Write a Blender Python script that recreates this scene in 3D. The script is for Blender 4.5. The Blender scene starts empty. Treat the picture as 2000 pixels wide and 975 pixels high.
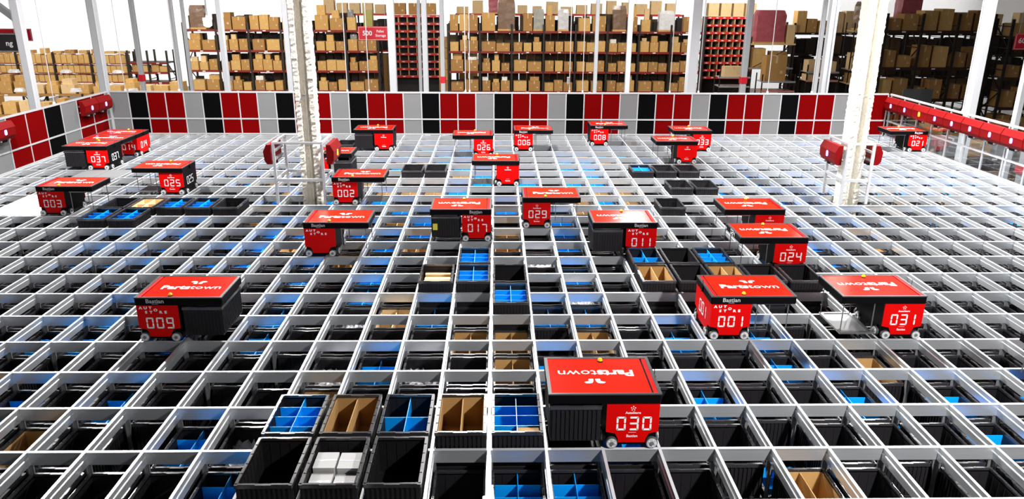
import bpy, math, random
from mathutils import Vector, Matrix
R = random.Random(7)
S = bpy.context.scene
COL = S.collection

# ------------------------------------------------------------------ camera
F, YAW, PIT, ROL = 1489.6, 0.021565, 0.325097, 0.006261
CAM = Vector((0.0643, -5.5422, 3.6417))
right = Vector((math.cos(YAW), -math.sin(YAW), 0))
fwd = Vector((math.sin(YAW) * math.cos(PIT), math.cos(YAW) * math.cos(PIT), -math.sin(PIT)))
up = right.cross(fwd)
r2 = right * math.cos(ROL) - up * math.sin(ROL)
u2 = right * math.sin(ROL) + up * math.cos(ROL)
# image turned by ROL: a level line drops to the right-hand side by ROL
r2 = right * math.cos(ROL) + up * math.sin(ROL)
u2 = up * math.cos(ROL) - right * math.sin(ROL)
cd = bpy.data.cameras.new('camera')
cam = bpy.data.objects.new('camera', cd)
COL.objects.link(cam)
cd.sensor_width = 36
cd.lens = F / 2000 * 36
cd.clip_end = 300
m = Matrix((r2, u2, -fwd)).transposed().to_4x4()
m.translation = CAM
cam.matrix_world = m
S.camera = cam

# ------------------------------------------------------------------ light
S.view_settings.view_transform = 'Standard'
S.view_settings.look = 'None'
S.view_settings.gamma = 1
S.view_settings.use_curve_mapping = False
S.view_settings.exposure = 0.0
w = bpy.data.worlds.new('world')
S.world = w
w.use_nodes = True
w.node_tree.nodes['Background'].inputs[0].default_value = (0.75, 0.82, 1, 1)
w.node_tree.nodes['Background'].inputs[1].default_value = 0.02


def lamp(x, y, z, e, size=0.5, col=(1, 0.97, 0.93), aim=None, sy=None):
    d = bpy.data.lights.new('high_bay_or_fill_light', 'AREA')
    d.shape = 'RECTANGLE' if sy else 'DISK'
    d.size = size
    if sy:
        d.size_y = sy
    d.energy = e
    d.color = col
    o = bpy.data.objects.new('high_bay_or_fill_light', d)
    COL.objects.link(o)
    o.location = (x, y, z)
    if aim:
        o.rotation_euler = (Vector(aim) - Vector((x, y, z))).to_track_quat('-Z', 'Y').to_euler()
    return o


LAMPS = [
    # x, y, z, watts, size, aim
    (4.0, -3.0, 4.3, 680, 0.28, (4.6, 0.5, 0)),
    (-7.6, 7.2, 5.8, 1300, 0.5, None),
    (-0.2, 7.2, 5.8, 1300, 0.5, None),
    (7.6, 6.9, 5.8, 1450, 0.5, None),
    (-5.5, 11.6, 6.2, 760, 0.5, None),  # this row is added to brighten the far rail faces
    (-0.6, 12.6, 6.6, 800, 0.5, None),  # same added row
    (9.3, 11.2, 6.2, 1000, 0.5, None),  # end of the added row
    (-6.0, 17.4, 5.8, 520, 0.5, None),
    (4.4, 17.4, 5.2, 620, 0.5, None),
    (9.8, 16.2, 5.8, 560, 0.5, None),
]
for x, y, z, e, sz, aim in LAMPS:
    lo = lamp(x, y, z, e, sz, (1, 0.975, 0.95), aim)
    if x > 5:                                           # beam cut off at the sides only to keep the racks there dark
        lo.data.spread = math.radians(128)
for x, y, z, e, t in [(-14, 29, 6.2, 760, (-14, 38, -1)), (-3, 29, 6.2, 640, (-3, 38, -1)), (7, 29, 6.2, 640, (7, 38, -1)),
                      (-22, 20, 6.2, 1500, (-21, 28, -2)), (-26, 33, 6.2, 560, (-26, 40, -1)),
                      (14, 37, 6.0, 500, (14, 42, 1))]:
    lamp(x, y, z, e, 2.0, (1, 0.93, 0.82), t)
for x, e in [(-22, 2600), (-6, 2200), (8, 2200), (24, 1600)]:  # fill lamps added to wash the far wall white
    lamp(x, 50, 6.3, e, 3.0, (1, 1, 1), (x, 62, 2))
lamp(-25, 46, 6.3, 1400, 3.0, (1, 1, 1), (-34, 46, 2))  # another added fill, for the side wall

# ------------------------------------------------------------------ materials
MAT = {}


def mat(name, col, rough=0.5, metal=0.0, noise=0.0, scale=8.0, bump=0.0, emis=None, es=0.0, stretch=None, spec=0.5, coat=0.0):
    if name in MAT:
        return MAT[name]
    m = bpy.data.materials.new(name)
    m.use_nodes = True
    nt = m.node_tree
    b = nt.nodes['Principled BSDF']
    b.inputs['Base Color'].default_value = (*col, 1)
    b.inputs['Roughness'].default_value = rough
    b.inputs['Metallic'].default_value = metal
    b.inputs['Specular IOR Level'].default_value = spec
    b.inputs['Coat Weight'].default_value = coat
    if noise or bump:
        tc = nt.nodes.new('ShaderNodeTexCoord')
        mp = nt.nodes.new('ShaderNodeMapping')
        if stretch:
            mp.inputs['Scale'].default_value = stretch
        nz = nt.nodes.new('ShaderNodeTexNoise')
        nz.inputs['Scale'].default_value = scale
        nz.inputs['Detail'].default_value = 4
        nt.links.new(tc.outputs['Object'], mp.inputs[0])
        nt.links.new(mp.outputs[0], nz.inputs['Vector'])
        if noise:
            mx = nt.nodes.new('ShaderNodeMix')
            mx.data_type = 'RGBA'
            mx.inputs[6].default_value = (*[c * (1 - noise) for c in col], 1)
            mx.inputs[7].default_value = (*[min(1, c * (1 + noise)) for c in col], 1)
            nt.links.new(nz.outputs['Fac'], mx.inputs[0])
            nt.links.new(mx.outputs[2], b.inputs['Base Color'])
        if bump:
            bp = nt.nodes.new('ShaderNodeBump')
            bp.inputs['Strength'].default_value = bump
            bp.inputs['Distance'].default_value = 0.02
            nt.links.new(nz.outputs['Fac'], bp.inputs['Height'])
            nt.links.new(bp.outputs[0], b.inputs['Normal'])
    if emis:
        b.inputs['Emission Color'].default_value = (*emis, 1)
        b.inputs['Emission Strength'].default_value = es
    MAT[name] = m
    return m


ALU = mat('brushed_aluminium', (0.66, 0.69, 0.72), 0.33, 0.70, 0.10, 3, 0, stretch=(1, 1, 25))
ALUW = mat('pale_aluminium', (0.76, 0.77, 0.79), 0.4, 0.15, 0.06, 4)
FRM = mat('fence_frame_aluminium', (0.42, 0.43, 0.45), 0.4, 0.2, 0.06, 4)
RTOP = mat('rail_top_aluminium', (0.60, 0.61, 0.63), 0.35, 0.2, 0.06, 4)
ALUD = mat('dull_aluminium', (0.20, 0.205, 0.215), 0.5, 0.4, 0.15, 5)
PLA = mat('black_plastic', (0.014, 0.013, 0.015), 0.5, 0, 0.2, 12, spec=0.18)
RIM = mat('black_rim_plastic', (0.030, 0.030, 0.034), 0.2, 0, 0.2, 10, spec=1.0)
BLUE = mat('blue_plastic', (0.002, 0.34, 0.95), 0.35, 0, 0.06, 6)
CARD = mat('cardboard', (0.45, 0.26, 0.09), 0.85, 0, 0.12, 7)
CARDT = [mat('carton_brown_%s' % n, c, 0.85, 0, 0.12, 5) for n, c in
         (('a', (0.54, 0.31, 0.10)), ('b', (0.44, 0.24, 0.075)), ('c', (0.62, 0.38, 0.13)), ('d', (0.38, 0.20, 0.065)))]
CARDL = mat('pale_cardboard', (0.72, 0.52, 0.28), 0.85, 0, 0.08, 6)
TAPE = mat('packing_tape', (0.62, 0.46, 0.26), 0.3, 0, 0.05, 6)
PAPER = mat('white_paper', (0.8, 0.8, 0.79), 0.7, 0, 0.05, 6)
FILM = mat('plastic_film', (0.62, 0.62, 0.66), 0.15, 0, 0.35, 9, 0.6)
RED = mat('red_panel_paint', (0.115, 0.0004, 0.0007), 0.6, 0, 0.04, 5, spec=0.02)
REDB = mat('robot_red', (0.60, 0.002, 0.002), 0.45, 0, 0.03, 6, spec=0.06)
REDT = mat('robot_lid_red', (0.66, 0.013, 0.003), 0.16, 0, 0.03, 6, spec=0.24)
GREYP = mat('grey_panel_paint', (0.145, 0.148, 0.152), 0.6, 0, 0.04, 5, spec=0.1)
BLKP = mat('black_panel_paint', (0.0015, 0.0015, 0.0018), 0.7, 0, 0.1, 5, spec=0.02)
BODY = mat('robot_black', (0.0025, 0.0025, 0.003), 0.5, 0, 0.15, 8, spec=0.06)
EDGE = mat('robot_lid_edge', (0.06, 0.06, 0.065), 0.3, 0.2, 0.1, 8)
WHITE = mat('white_print', (0.85, 0.85, 0.85), 0.5, 0, 0.02, 8)
GREYT = mat('grey_print', (0.45, 0.46, 0.48), 0.5, 0, 0.02, 8)
TYRE = mat('wheel_tyre', (0.05, 0.052, 0.055), 0.5, 0, 0.1, 8)
HUB = mat('wheel_hub', (0.62, 0.63, 0.64), 0.4, 0.3, 0.15, 20)
YEL = mat('yellow_lens', (0.95, 0.50, 0.01), 0.25, 0, 0.05, 8, emis=(1, 0.5, 0.02), es=0.25)
YTAG = mat('yellow_tag_plastic', (0.75, 0.65, 0.06), 0.5, 0, 0.05, 8)
STRAP = mat('steel_strap', (0.20, 0.20, 0.21), 0.35, 0.7, 0.1, 8)
PLASTER = mat('fireproof_plaster', (0.68, 0.65, 0.57), 0.9, 0, 0.22, 24, 0.9)
PAINTW = mat('white_steel_paint', (0.46, 0.475, 0.50), 0.4, 0, 0.04, 4)
WALLW = mat('white_wall_paint', (0.85, 0.85, 0.85), 0.8, 0, 0.02, 1)
CEILM = mat('ceiling_deck', (0.16, 0.16, 0.165), 0.8, 0, 0.05, 1)
FLOORM = mat('concrete', (0.12, 0.112, 0.108), 0.6, 0, 0.2, 1.5)
BEAM = mat('rack_beam_red', (0.22, 0.012, 0.008), 0.45, 0, 0.1, 3)
BEAMB = mat('shelf_edge_red', (0.60, 0.02, 0.015), 0.45, 0, 0.1, 3)
UPR = mat('rack_upright_dark', (0.022, 0.018, 0.016), 0.5, 0.2, 0.15, 3)
DECK = mat('rack_deck_wire', (0.10, 0.09, 0.085), 0.5, 0.5, 0.1, 6)
SIGNR = mat('sign_red', (0.66, 0.012, 0.03), 0.4, 0, 0.03, 4)
SIGNK = mat('sign_black', (0.03, 0.028, 0.03), 0.4, 0, 0.1, 4)
PINK = mat('pink_wrap', (0.45, 0.10, 0.13), 0.4, 0, 0.3, 6, 0.3)
GREYM = mat('grey_steel', (0.20, 0.21, 0.22), 0.4, 0.4, 0.1, 4)
CABLE = mat('steel_cable', (0.42, 0.42, 0.43), 0.4, 0.2, 0.05, 5)
GLOWV = mat('violet_indicator', (0.3, 0.2, 0.9), 0.3, emis=(0.28, 0.12, 1.0), es=2.2)
GLOWW = mat('white_indicator', (0.9, 0.85, 1), 0.3, emis=(0.85, 0.8, 1.0), es=2.2)
GLOWO = mat('orange_indicator', (0.9, 0.4, 0.05), 0.3, emis=(1.0, 0.35, 0.02), es=2.2)
GLOWL = mat('lamp_glow', (1, 1, 1), 0.3, emis=(1, 0.98, 0.92), es=9)
g = bpy.data.materials.new('clear_panel')
g.use_nodes = True
nt = g.node_tree
nt.nodes.clear()
out = nt.nodes.new('ShaderNodeOutputMaterial')
mx = nt.nodes.new('ShaderNodeMixShader')
mx.inputs[0].default_value = 0.10
t_ = nt.nodes.new('ShaderNodeBsdfTransparent')
t_.inputs[0].default_value = (0.93, 0.95, 0.96, 1)
gl = nt.nodes.new('ShaderNodeBsdfGlossy')
gl.inputs[1].default_value = 0.06
nt.links.new(t_.outputs[0], mx.inputs[1])
nt.links.new(gl.outputs[0], mx.inputs[2])
nt.links.new(mx.outputs[0], out.inputs[0])
CLEAR = g


# ------------------------------------------------------------------ mesh helpers
class MB:
    def __init__(s):
        s.v, s.f, s.mi, s.mats = [], [], [], []

    def _m(s, m):
        if m not in s.mats:
            s.mats.append(m)
        return s.mats.index(m)

    def add(s, vs, fs, m):
        o = len(s.v)
        k = s._m(m)
        s.v += [tuple(p) for p in vs]
        for f in fs:
            s.f.append([o + i for i in f])
            s.mi.append(k)
        return s

    def box(s, x0, x1, y0, y1, z0, z1, m, ch=0.0):
        if ch:
            return s.prism([(x0 + ch, y0), (x1 - ch, y0), (x1, y0 + ch), (x1, y1 - ch), (x1 - ch, y1), (x0 + ch, y1), (x0, y1 - ch), (x0, y0 + ch)], z0, z1, m)
        return s.add([(x0, y0, z0), (x1, y0, z0), (x1, y1, z0), (x0, y1, z0), (x0, y0, z1), (x1, y0, z1), (x1, y1, z1), (x0, y1, z1)],
                     [(3, 2, 1, 0), (4, 5, 6, 7), (0, 1, 5, 4), (1, 2, 6, 5), (2, 3, 7, 6), (3, 0, 4, 7)], m)

    def prism(s, poly, a, b, m, axis='z'):
        """poly: 2D points counter-clockwise, swept from a to b along the axis"""
        n = len(poly)
        def P(p, t):
            return {'z': (p[0], p[1], t), 'y': (p[0], t, p[1]), 'x': (t, p[0], p[1])}[axis]
        vs = [P(p, a) for p in poly] + [P(p, b) for p in poly]
        fs = [tuple(range(n - 1, -1, -1)), tuple(range(n, 2 * n))] + [(i, (i + 1) % n, n + (i + 1) % n, n + i) for i in range(n)]
        if axis == 'y':
            fs = [tuple(reversed(f)) for f in fs]
        return s.add(vs, fs, m)

    def cyl(s, c, r, a, b, m, axis='z', n=16, r2=None):
        r2 = r if r2 is None else r2
        vs = []
        for rr, t in ((r, a), (r2, b)):
            for i in range(n):
                q = 2 * math.pi * i / n
                p = (c[0] + rr * math.cos(q), c[1] + rr * math.sin(q))
                vs.append({'z': (p[0], p[1], t), 'y': (p[0], t, p[1]), 'x': (t, p[0], p[1])}[axis])
        fs = [tuple(range(n - 1, -1, -1)), tuple(range(n, 2 * n))] + [(i, (i + 1) % n, n + (i + 1) % n, n + i) for i in range(n)]
        if axis == 'y':
            fs = [tuple(reversed(f)) for f in fs]
        return s.add(vs, fs, m)

    def bar(s, p, q, r, m):
        p, q = Vector(p), Vector(q)
        d = (q - p).normalized()
        a = d.cross(Vector((0, 0, 1)) if abs(d.z) < 0.9 else Vector((0, 1, 0))).normalized() * r
        b = d.cross(a).normalized() * r
        vs = [e + k for e in (p, q) for k in (a + b, b - a, -a - b, a - b)]
        return s.add(vs, [(3, 2, 1, 0), (4, 5, 6, 7), (0, 1, 5, 4), (1, 2, 6, 5), (2, 3, 7, 6), (3, 0, 4, 7)], m)

    def mesh(s, name):
        me = bpy.data.meshes.new(name)
        me.from_pydata(s.v, [], s.f)
        for q in s.mats:
            me.materials.append(q)
        me.polygons.foreach_set('material_index', s.mi)
        me.update()
        return me

    def build(s, name, parent=None, loc=None):
        return put(name, s.mesh(name), parent, loc)


def put(name, me, parent=None, loc=None, rotz=0.0):
    o = bpy.data.objects.new(name, me)
    COL.objects.link(o)
    if parent:
        o.parent = parent
    if loc:
        o.location = loc
    if rotz:
        o.rotation_euler = (0, 0, rotz)
    return o


def tag(o, label=None, cat=None, group=None, kind=None):
    if label:
        o['label'] = label
    if cat:
        o['category'] = cat
    if group:
        o['group'] = group
    if kind:
        o['kind'] = kind
    return o


def thing(name, loc, label, cat, group=None, rotz=0.0):
    o = bpy.data.objects.new(name, None)
    COL.objects.link(o)
    o.location = loc
    o.empty_display_size = 0.1
    if rotz:
        o.rotation_euler = (0, 0, rotz)
    return tag(o, label, cat, group)


TXT = {}


def text_mesh(s, size, m, bold=0.0, sx=1.0, align='CENTER'):
    k = (s, size, m.name, bold, sx, align)
    if k in TXT:
        return TXT[k]
    c = bpy.data.curves.new('lettering', 'FONT')
    c.body = s
    c.size = size
    c.align_x = align
    c.align_y = 'CENTER'
    c.offset = bold
    c.extrude = 0.0006
    c.resolution_u = 2
    o = bpy.data.objects.new('lettering', c)
    COL.objects.link(o)
    dg = bpy.context.evaluated_depsgraph_get()
    me = bpy.data.meshes.new_from_object(o.evaluated_get(dg))
    bpy.data.objects.remove(o)
    bpy.data.curves.remove(c)
    for v in me.vertices:
        v.co.x *= sx
    me.materials.clear()
    me.materials.append(m)
    me.name = 'lettering'
    TXT[k] = me
    return me


def num(n):
    ones = 'zero one two three four five six seven eight nine ten eleven twelve thirteen fourteen fifteen sixteen seventeen eighteen nineteen'.split()
    if n < 20:
        return ones[n]
    t = ['', '', 'twenty', 'thirty', 'forty', 'fifty'][n // 10]
    return t + ('-' + ones[n % 10] if n % 10 else '')


def nth(n):
    return ['zeroth', 'first', 'second', 'third', 'fourth', 'fifth', 'sixth', 'seventh', 'eighth', 'ninth', 'tenth', 'eleventh', 'twelfth',
            'thirteenth', 'fourteenth', 'fifteenth', 'sixteenth', 'seventeenth', 'eighteenth', 'nineteenth', 'twentieth', 'twenty-first', 'twenty-second',
            'twenty-third', 'twenty-fourth', 'twenty-fifth', 'twenty-sixth', 'twenty-seventh', 'twenty-eighth', 'twenty-ninth', 'thirtieth'][n]


# ------------------------------------------------------------------ the room
CX, CY = 0.48, 0.705
I0, I1, J0, J1 = -21, 22, -4, 21
XL, XR, YB = I0 * CX, I1 * CX, 14.92
ZF = -4.2
tag(MB().box(-34, 34, -16, 62, ZF - 0.2, ZF, FLOORM).build('floor'), kind='structure')
tag(MB().box(-34, 34, -16, 62, 7.2, 7.4, CEILM).build('ceiling'), kind='structure')
tag(MB().box(-34, 34, 62, 62.3, ZF, 7.2, WALLW).build('wall_back'), kind='structure')
tag(MB().box(-34.3, -34, -16, 62, ZF, 7.2, WALLW).build('wall_left'), kind='structure')
tag(MB().box(34, 34.3, -16, 62, ZF, 7.2, WALLW).build('wall_right'), kind='structure')

# ------------------------------------------------------------------ the rail grid
grid = thing('storage_grid', (0, 0, 0), 'aluminium rail grid of open cells that the red robots drive on', 'grid')
yr = MB().prism([(-0.013, 0), (-0.013, -0.045), (-0.019, -0.05), (-0.019, -0.12), (0.019, -0.12), (0.019, -0.05), (0.013, -0.045), (0.013, 0)][::-1], J0 * CY, J1 * CY + 0.05, ALU, 'y')
# a shallow channel line on both flanks of the rail
yr.box(-0.0125, 0.0125, J0 * CY, J1 * CY + 0.05, -0.004, 0.0006, RTOP)
yr.box(-0.0195, -0.0128, J0 * CY, J1 * CY + 0.05, -0.052, -0.0485, RTOP)
yr.box(0.0128, 0.0195, J0 * CY, J1 * CY + 0.05, -0.052, -0.0485, RTOP)
yr.box(-0.021, 0.021, J0 * CY, J1 * CY + 0.05, -0.060, -0.052, ALU)
yrm = yr.mesh('rail')
YPROF = [(-0.013, 0), (-0.013, -0.045), (-0.019, -0.05), (-0.019, -0.12), (0.019, -0.12), (0.019, -0.05), (0.013, -0.045), (0.013, 0)][::-1]
for i in range(I0, I1 + 1):
    if i in (-7, 14):                                   # these two stop short of the building pillars
        for a, b in ((J0 * CY, 11 * CY + 0.02), (12 * CY - 0.02, J1 * CY + 0.05)):
            put('rail', MB().prism(YPROF, a, b, ALU, 'y').mesh('rail'), grid, (i * CX, 0, 0.001))
    else:
        put('rail', yrm, grid, (i * CX, 0, 0.001))
xr = MB().prism([(-0.016, 0), (-0.016, -0.010), (-0.013, -0.014), (-0.013, -0.12), (0.013, -0.12), (0.013, -0.014), (0.016, -0.010), (0.016, 0)], I0 * CX, I1 * CX, ALU, 'x').box(I0 * CX, I1 * CX, -0.0155, 0.0155, -0.004, 0.0006, RTOP)
xrm = xr.mesh('cross_rail')
for j in range(J0, J1 + 1):
    put('cross_rail', xrm, grid, (0, j * CY, 0))
pm = MB()
pm.box(-0.012, 0.012, -0.012, 0.012, ZF, -0.12, ALUD)
pm.box(-0.019, 0.019, -0.004, 0.004, ZF, -0.12, ALUD)
pm.box(-0.004, 0.004, -0.03, 0.03, ZF, -0.12, ALUD)
pm.prism([(-0.012, -0.12), (-0.034, -0.13), (-0.034, -0.20), (-0.018, -0.30), (0.018, -0.30), (0.034, -0.20), (0.034, -0.13), (0.012, -0.12)], -0.006, 0.006, ALUD, 'y')
pmm = pm.mesh('corner_post')


def px(x, y, z=0.0):
    d = Vector((x, y, z)) - CAM
    zc = d.dot(fwd)
    return 1000 + F * d.dot(r2) / zc, 487.5 - F * d.dot(u2) / zc, zc


nodes = sorted(((i, j) for i in range(I0, I1 + 1) for j in range(J0, J1 + 1)), key=lambda q: px(q[0] * CX, q[1] * CY, -0.3)[2] + (0 if -40 < px(q[0] * CX, q[1] * CY, -0.2)[0] < 2040 and px(q[0] * CX, q[1] * CY, -0.2)[1] < 1000 else 1000))
for i, j in nodes[:100]:
    put('corner_post', pmm, grid, (i * CX, j * CY, 0))
rest = MB()
for i, j in nodes[100:]:
    x, y = i * CX, j * CY
    rest.box(x - 0.016, x + 0.016, y - 0.012, y + 0.012, -0.9, -0.12, ALUD)
    rest.prism([(x - 0.012, -0.12), (x - 0.034, -0.13), (x - 0.034, -0.20), (x - 0.018, -0.30), (x + 0.018, -0.30), (x + 0.034, -0.20), (x + 0.034, -0.13), (x + 0.012, -0.12)], y - 0.006, y + 0.006, ALUD, 'y')
tag(rest.build('corner_post', grid), kind='stuff')

# ------------------------------------------------------------------ bins
BW, BD, BH = 0.436, 0.655, 0.33


def bin_body():
    b = MB()
    t = 0.012
    hx, hy = BW / 2 - 0.012, BD / 2 - 0.012
    b.box(-hx, hx, -hy, hy, 0, t, PLA)
    b.box(-hx, hx, -hy, -hy + t, t, BH - 0.02, PLA)
    b.box(-hx, hx, hy - t, hy, t, BH - 0.02, PLA)
    b.box(-hx, -hx + t, -hy + t, hy - t, t, BH - 0.02, PLA)
    b.box(hx - t, hx, -hy + t, hy - t, t, BH - 0.02, PLA)
    for k in range(1, 5):                               # ribs inside
        x = -hx + k * 2 * hx / 5
        b.box(x - 0.003, x + 0.003, hy - t - 0.003, hy - t, 0.02, BH - 0.04, PLA)
        b.box(x - 0.003, x + 0.003, -hy + t, -hy + t + 0.003, 0.02, BH - 0.04, PLA)
    for k in range(1, 8):
        y = -hy + k * 2 * hy / 8
        b.box(-hx + t, -hx + t + 0.003, y - 0.003, y + 0.003, 0.02, BH - 0.04, PLA)
        b.box(hx - t - 0.003, hx - t, y - 0.003, y + 0.003, 0.02, BH - 0.04, PLA)
    for k in range(11):
        x = -hx + 0.02 + k * (2 * hx - 0.04) / 10
        for y, q in ((-hy, -0.008), (hy, 0.008)):
            b.box(x - 0.007, x + 0.007, min(y, y + q), max(y, y + q), 0.015, BH - 0.035, PLA)
    for k in range(15):
        y = -hy + 0.02 + k * (2 * hy - 0.04) / 14
        for x, q in ((-hx, -0.008), (hx, 0.008)):
            b.box(min(x, x + q), max(x, x + q), y - 0.008, y + 0.008, 0.015, BH - 0.035, PLA)
    return b.mesh('storage_bin')


def bin_rim():
    b = MB()
    x1, y1, wd = BW / 2, BD / 2, 0.024
    z0, z1 = BH - 0.03, BH
    b.box(-x1, x1, -y1, -y1 + wd, z0, z1, RIM, 0.006)
    b.box(-x1, x1, y1 - wd, y1, z0, z1, RIM, 0.006)
    b.box(-x1, -x1 + wd, -y1 + wd - 0.004, y1 - wd + 0.004, z0, z1, RIM)
    b.box(x1 - wd, x1, -y1 + wd - 0.004, y1 - wd + 0.004, z0, z1, RIM)
    for s in (-1, 1):                                   # raised lips with the slots of the gripper between
        for k in (-0.26, -0.13, 0.0, 0.13, 0.26):
            b.box(s * (x1 - 0.014) - 0.009, s * (x1 - 0.014) + 0.009, k - 0.045, k + 0.045, z1, z1 + 0.004, RIM)
        b.box(-0.19, -0.06, s * (y1 - 0.013) - 0.009, s * (y1 - 0.013) + 0.009, z1, z1 + 0.004, RIM)
        b.box(0.06, 0.19, s * (y1 - 0.013) - 0.009, s * (y1 - 0.013) + 0.009, z1, z1 + 0.004, RIM)
    return b.mesh('rim')


BODYM, RIMM = bin_body(), bin_rim()
IX, IY = BW / 2 - 0.026, BD / 2 - 0.026
ZD = BH - 0.024
LONGB = MB().box(-0.003, 0.003, -IY, IY, 0.014, ZD, BLUE).mesh('divider')
CROSSB = MB().box(-IX, IX, -0.003, 0.003, 0.014, ZD - 0.01, BLUE).mesh('divider')

LONGK = MB().box(-0.004, 0.004, -IY, IY, 0.014, ZD, CARD).mesh('divider')
LINK = MB().box(-IX, IX, IY - 0.006, IY, 0.014, ZD, CARD).box(-IX, -IX + 0.006, -IY, IY - 0.006, 0.014, ZD, CARD).box(IX - 0.006, IX, -IY, IY - 0.006, 0.014, ZD, CARD).box(-IX, IX, -IY, IY - 0.006, 0.0125, 0.016, CARD).mesh('liner')
LINT = MB().box(-IX, IX, IY - 0.006, IY, 0.014, ZD, CARDL).box(-IX, -IX + 0.006, -IY, IY - 0.006, 0.014, ZD, CARDL).box(IX - 0.006, IX, -IY, IY - 0.006, 0.014, ZD, CARDL).box(-IX, IX, -IY, IY - 0.006, 0.10, 0.11, CARDL).mesh('liner')
LONGT = MB().box(-0.006, 0.006, -IY, IY, 0.11, ZD, CARDL).mesh('divider')
CROSST = MB().box(-IX, IX, -0.006, 0.006, 0.11, ZD - 0.01, CARDL).mesh('divider')
CELLB = MB().box(-IX / 2 + 0.006, IX / 2 - 0.006, -0.06, 0.06, 0.014, 0.285, CARD).mesh('insert')


def film_mesh(m, seed, n=14, h=0.05):
    q = random.Random(seed)
    b = MB()
    vs, fs = [], []
    for a in range(n + 1):
        for c in range(n + 1):
            vs.append((-IX + 2 * IX * a / n, -IY + 2 * IY * c / n, 0.17 + q.uniform(-h, h)))
    for a in range(n):
        for c in range(n):
            k = a * (n + 1) + c
            fs.append((k, k + n + 1, k + n + 2, k + 1))
    return b.add(vs, fs, m).mesh('wrapping')


WRAP = film_mesh(FILM, 3)
DESC = {'b': 'blue dividers', 'c': 'four blue compartments', 'a': 'blue dividers and one brown compartment', 'k': 'brown cardboard compartments', 'e': 'empty dark inside',
        'w': 'crumpled clear wrapping', 't': 'pale tan compartments', 'p': 'pale packets', 'x': 'loose dark parts', 'h': 'white boxes'}


def make_bin(x, y, ztop, kind, label, group):
    b = put('storage_bin', BODYM, None, (x, y, ztop - BH))
    tag(b, label, 'bin', group)
    put('rim', RIMM, b)
    if kind in 'ba':
        put('divider', LONGB, b)
        for q in (-0.165, 0.0, 0.16):
            put('divider', CROSSB, b, (0, q, 0))
        if kind == 'a':
            put('insert', CELLB, b, (IX / 2, -0.234, 0))
    elif kind == 'c':
        put('divider', LONGB, b)
        put('divider', CROSSB, b, (0, -0.02, 0))
    elif kind == 'k':
        put('liner', LINK, b)
        put('divider', LONGK, b)
    elif kind == 't':
        put('liner', LINT, b)
        put('divider', LONGT, b)
        put('divider', CROSST, b, (0, 0.02, 0))
    elif kind == 'w':
        put('wrapping', WRAP, b)
    return b


# contents read cell by cell from the photograph
RAISED = {(-4, 0): 'b', (-3, 0): 'k', (-2, 0): 'c', (-1, 0): 'k', (0, 0): 'a', (-4, -1): 'x', (-3, -1): 'h', (-2, -1): 'e',
          (-2, 5): 'p', (-1, 5): 'b', (-1, 6): 'b', (0, 5): 'e', (0, 4): 'b',
          (4, 6): 'c', (5, 6): 'e', (6, 6): 'b', (4, 5): 'k', (5, 5): 'e', (6, 5): 'k', (7, 5): 'e', (8, 5): 'e',
          (-12, 10): 'b', (-11, 10): 'b', (-10, 10): 'e', (-14, 9): 'b', (-13, 9): 'b', (-14, 10): 'e', (-13, 10): 't',
          (-4, 14): 'e', (-3, 14): 'e', (6, 14): 'b', (7, 14): 'e', (8, 14): 'e', (7, 12): 'e', (8, 12): 'e', (6, 10): 'e', (-8, 18): 'e'}
ROWS = {-1: '-5b 0b 1b 5k', 0: '-9k -6b -5w 5b 9b', 1: '-10b -8b -4k 4b 7b 8b 9b 11b', 2: '-5b -4w -3b -2w 0k 1b 6b 8k', 3: '-11b -10b -6b -1k 0k 2k 4b 6b',
        4: '-10b -6b -4w -3t -2b 1b 2b', 5: '-4b 2w', 6: '-11b -6b -4b 2b', 7: '-13b -12b -9b -8b -5k 1w 10b', 8: '-13b -11b -8b -7k -4b -3k 0k 2b 10b 12k',
        9: '-11b -8b -7b -5b -3b 0k 2b 6k 12b', 10: '-9k -4k -3b 12b 13b 16b', 11: '-4b 0b', 12: '-9b -8b -5b -3b 3k 4b 5k 11b 12b 13b',
        13: '-11k -5k -4k -3k -2b 4k 9b 10b', 14: '4b', 15: '-14b -2k 4b', 16: '-2b', 17: '2b 3b'}
CONT = {(int(t[:-1]), j): t[-1] for j, s in ROWS.items() for t in s.split()}
DEEP = {(5, 0), (-7, 0), (8, 1), (-5, 2), (7, 3)}
NOBIN = {(-8, 11), (-7, 11), (13, 11), (14, 11)}      # cells that the building pillars pass through
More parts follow.
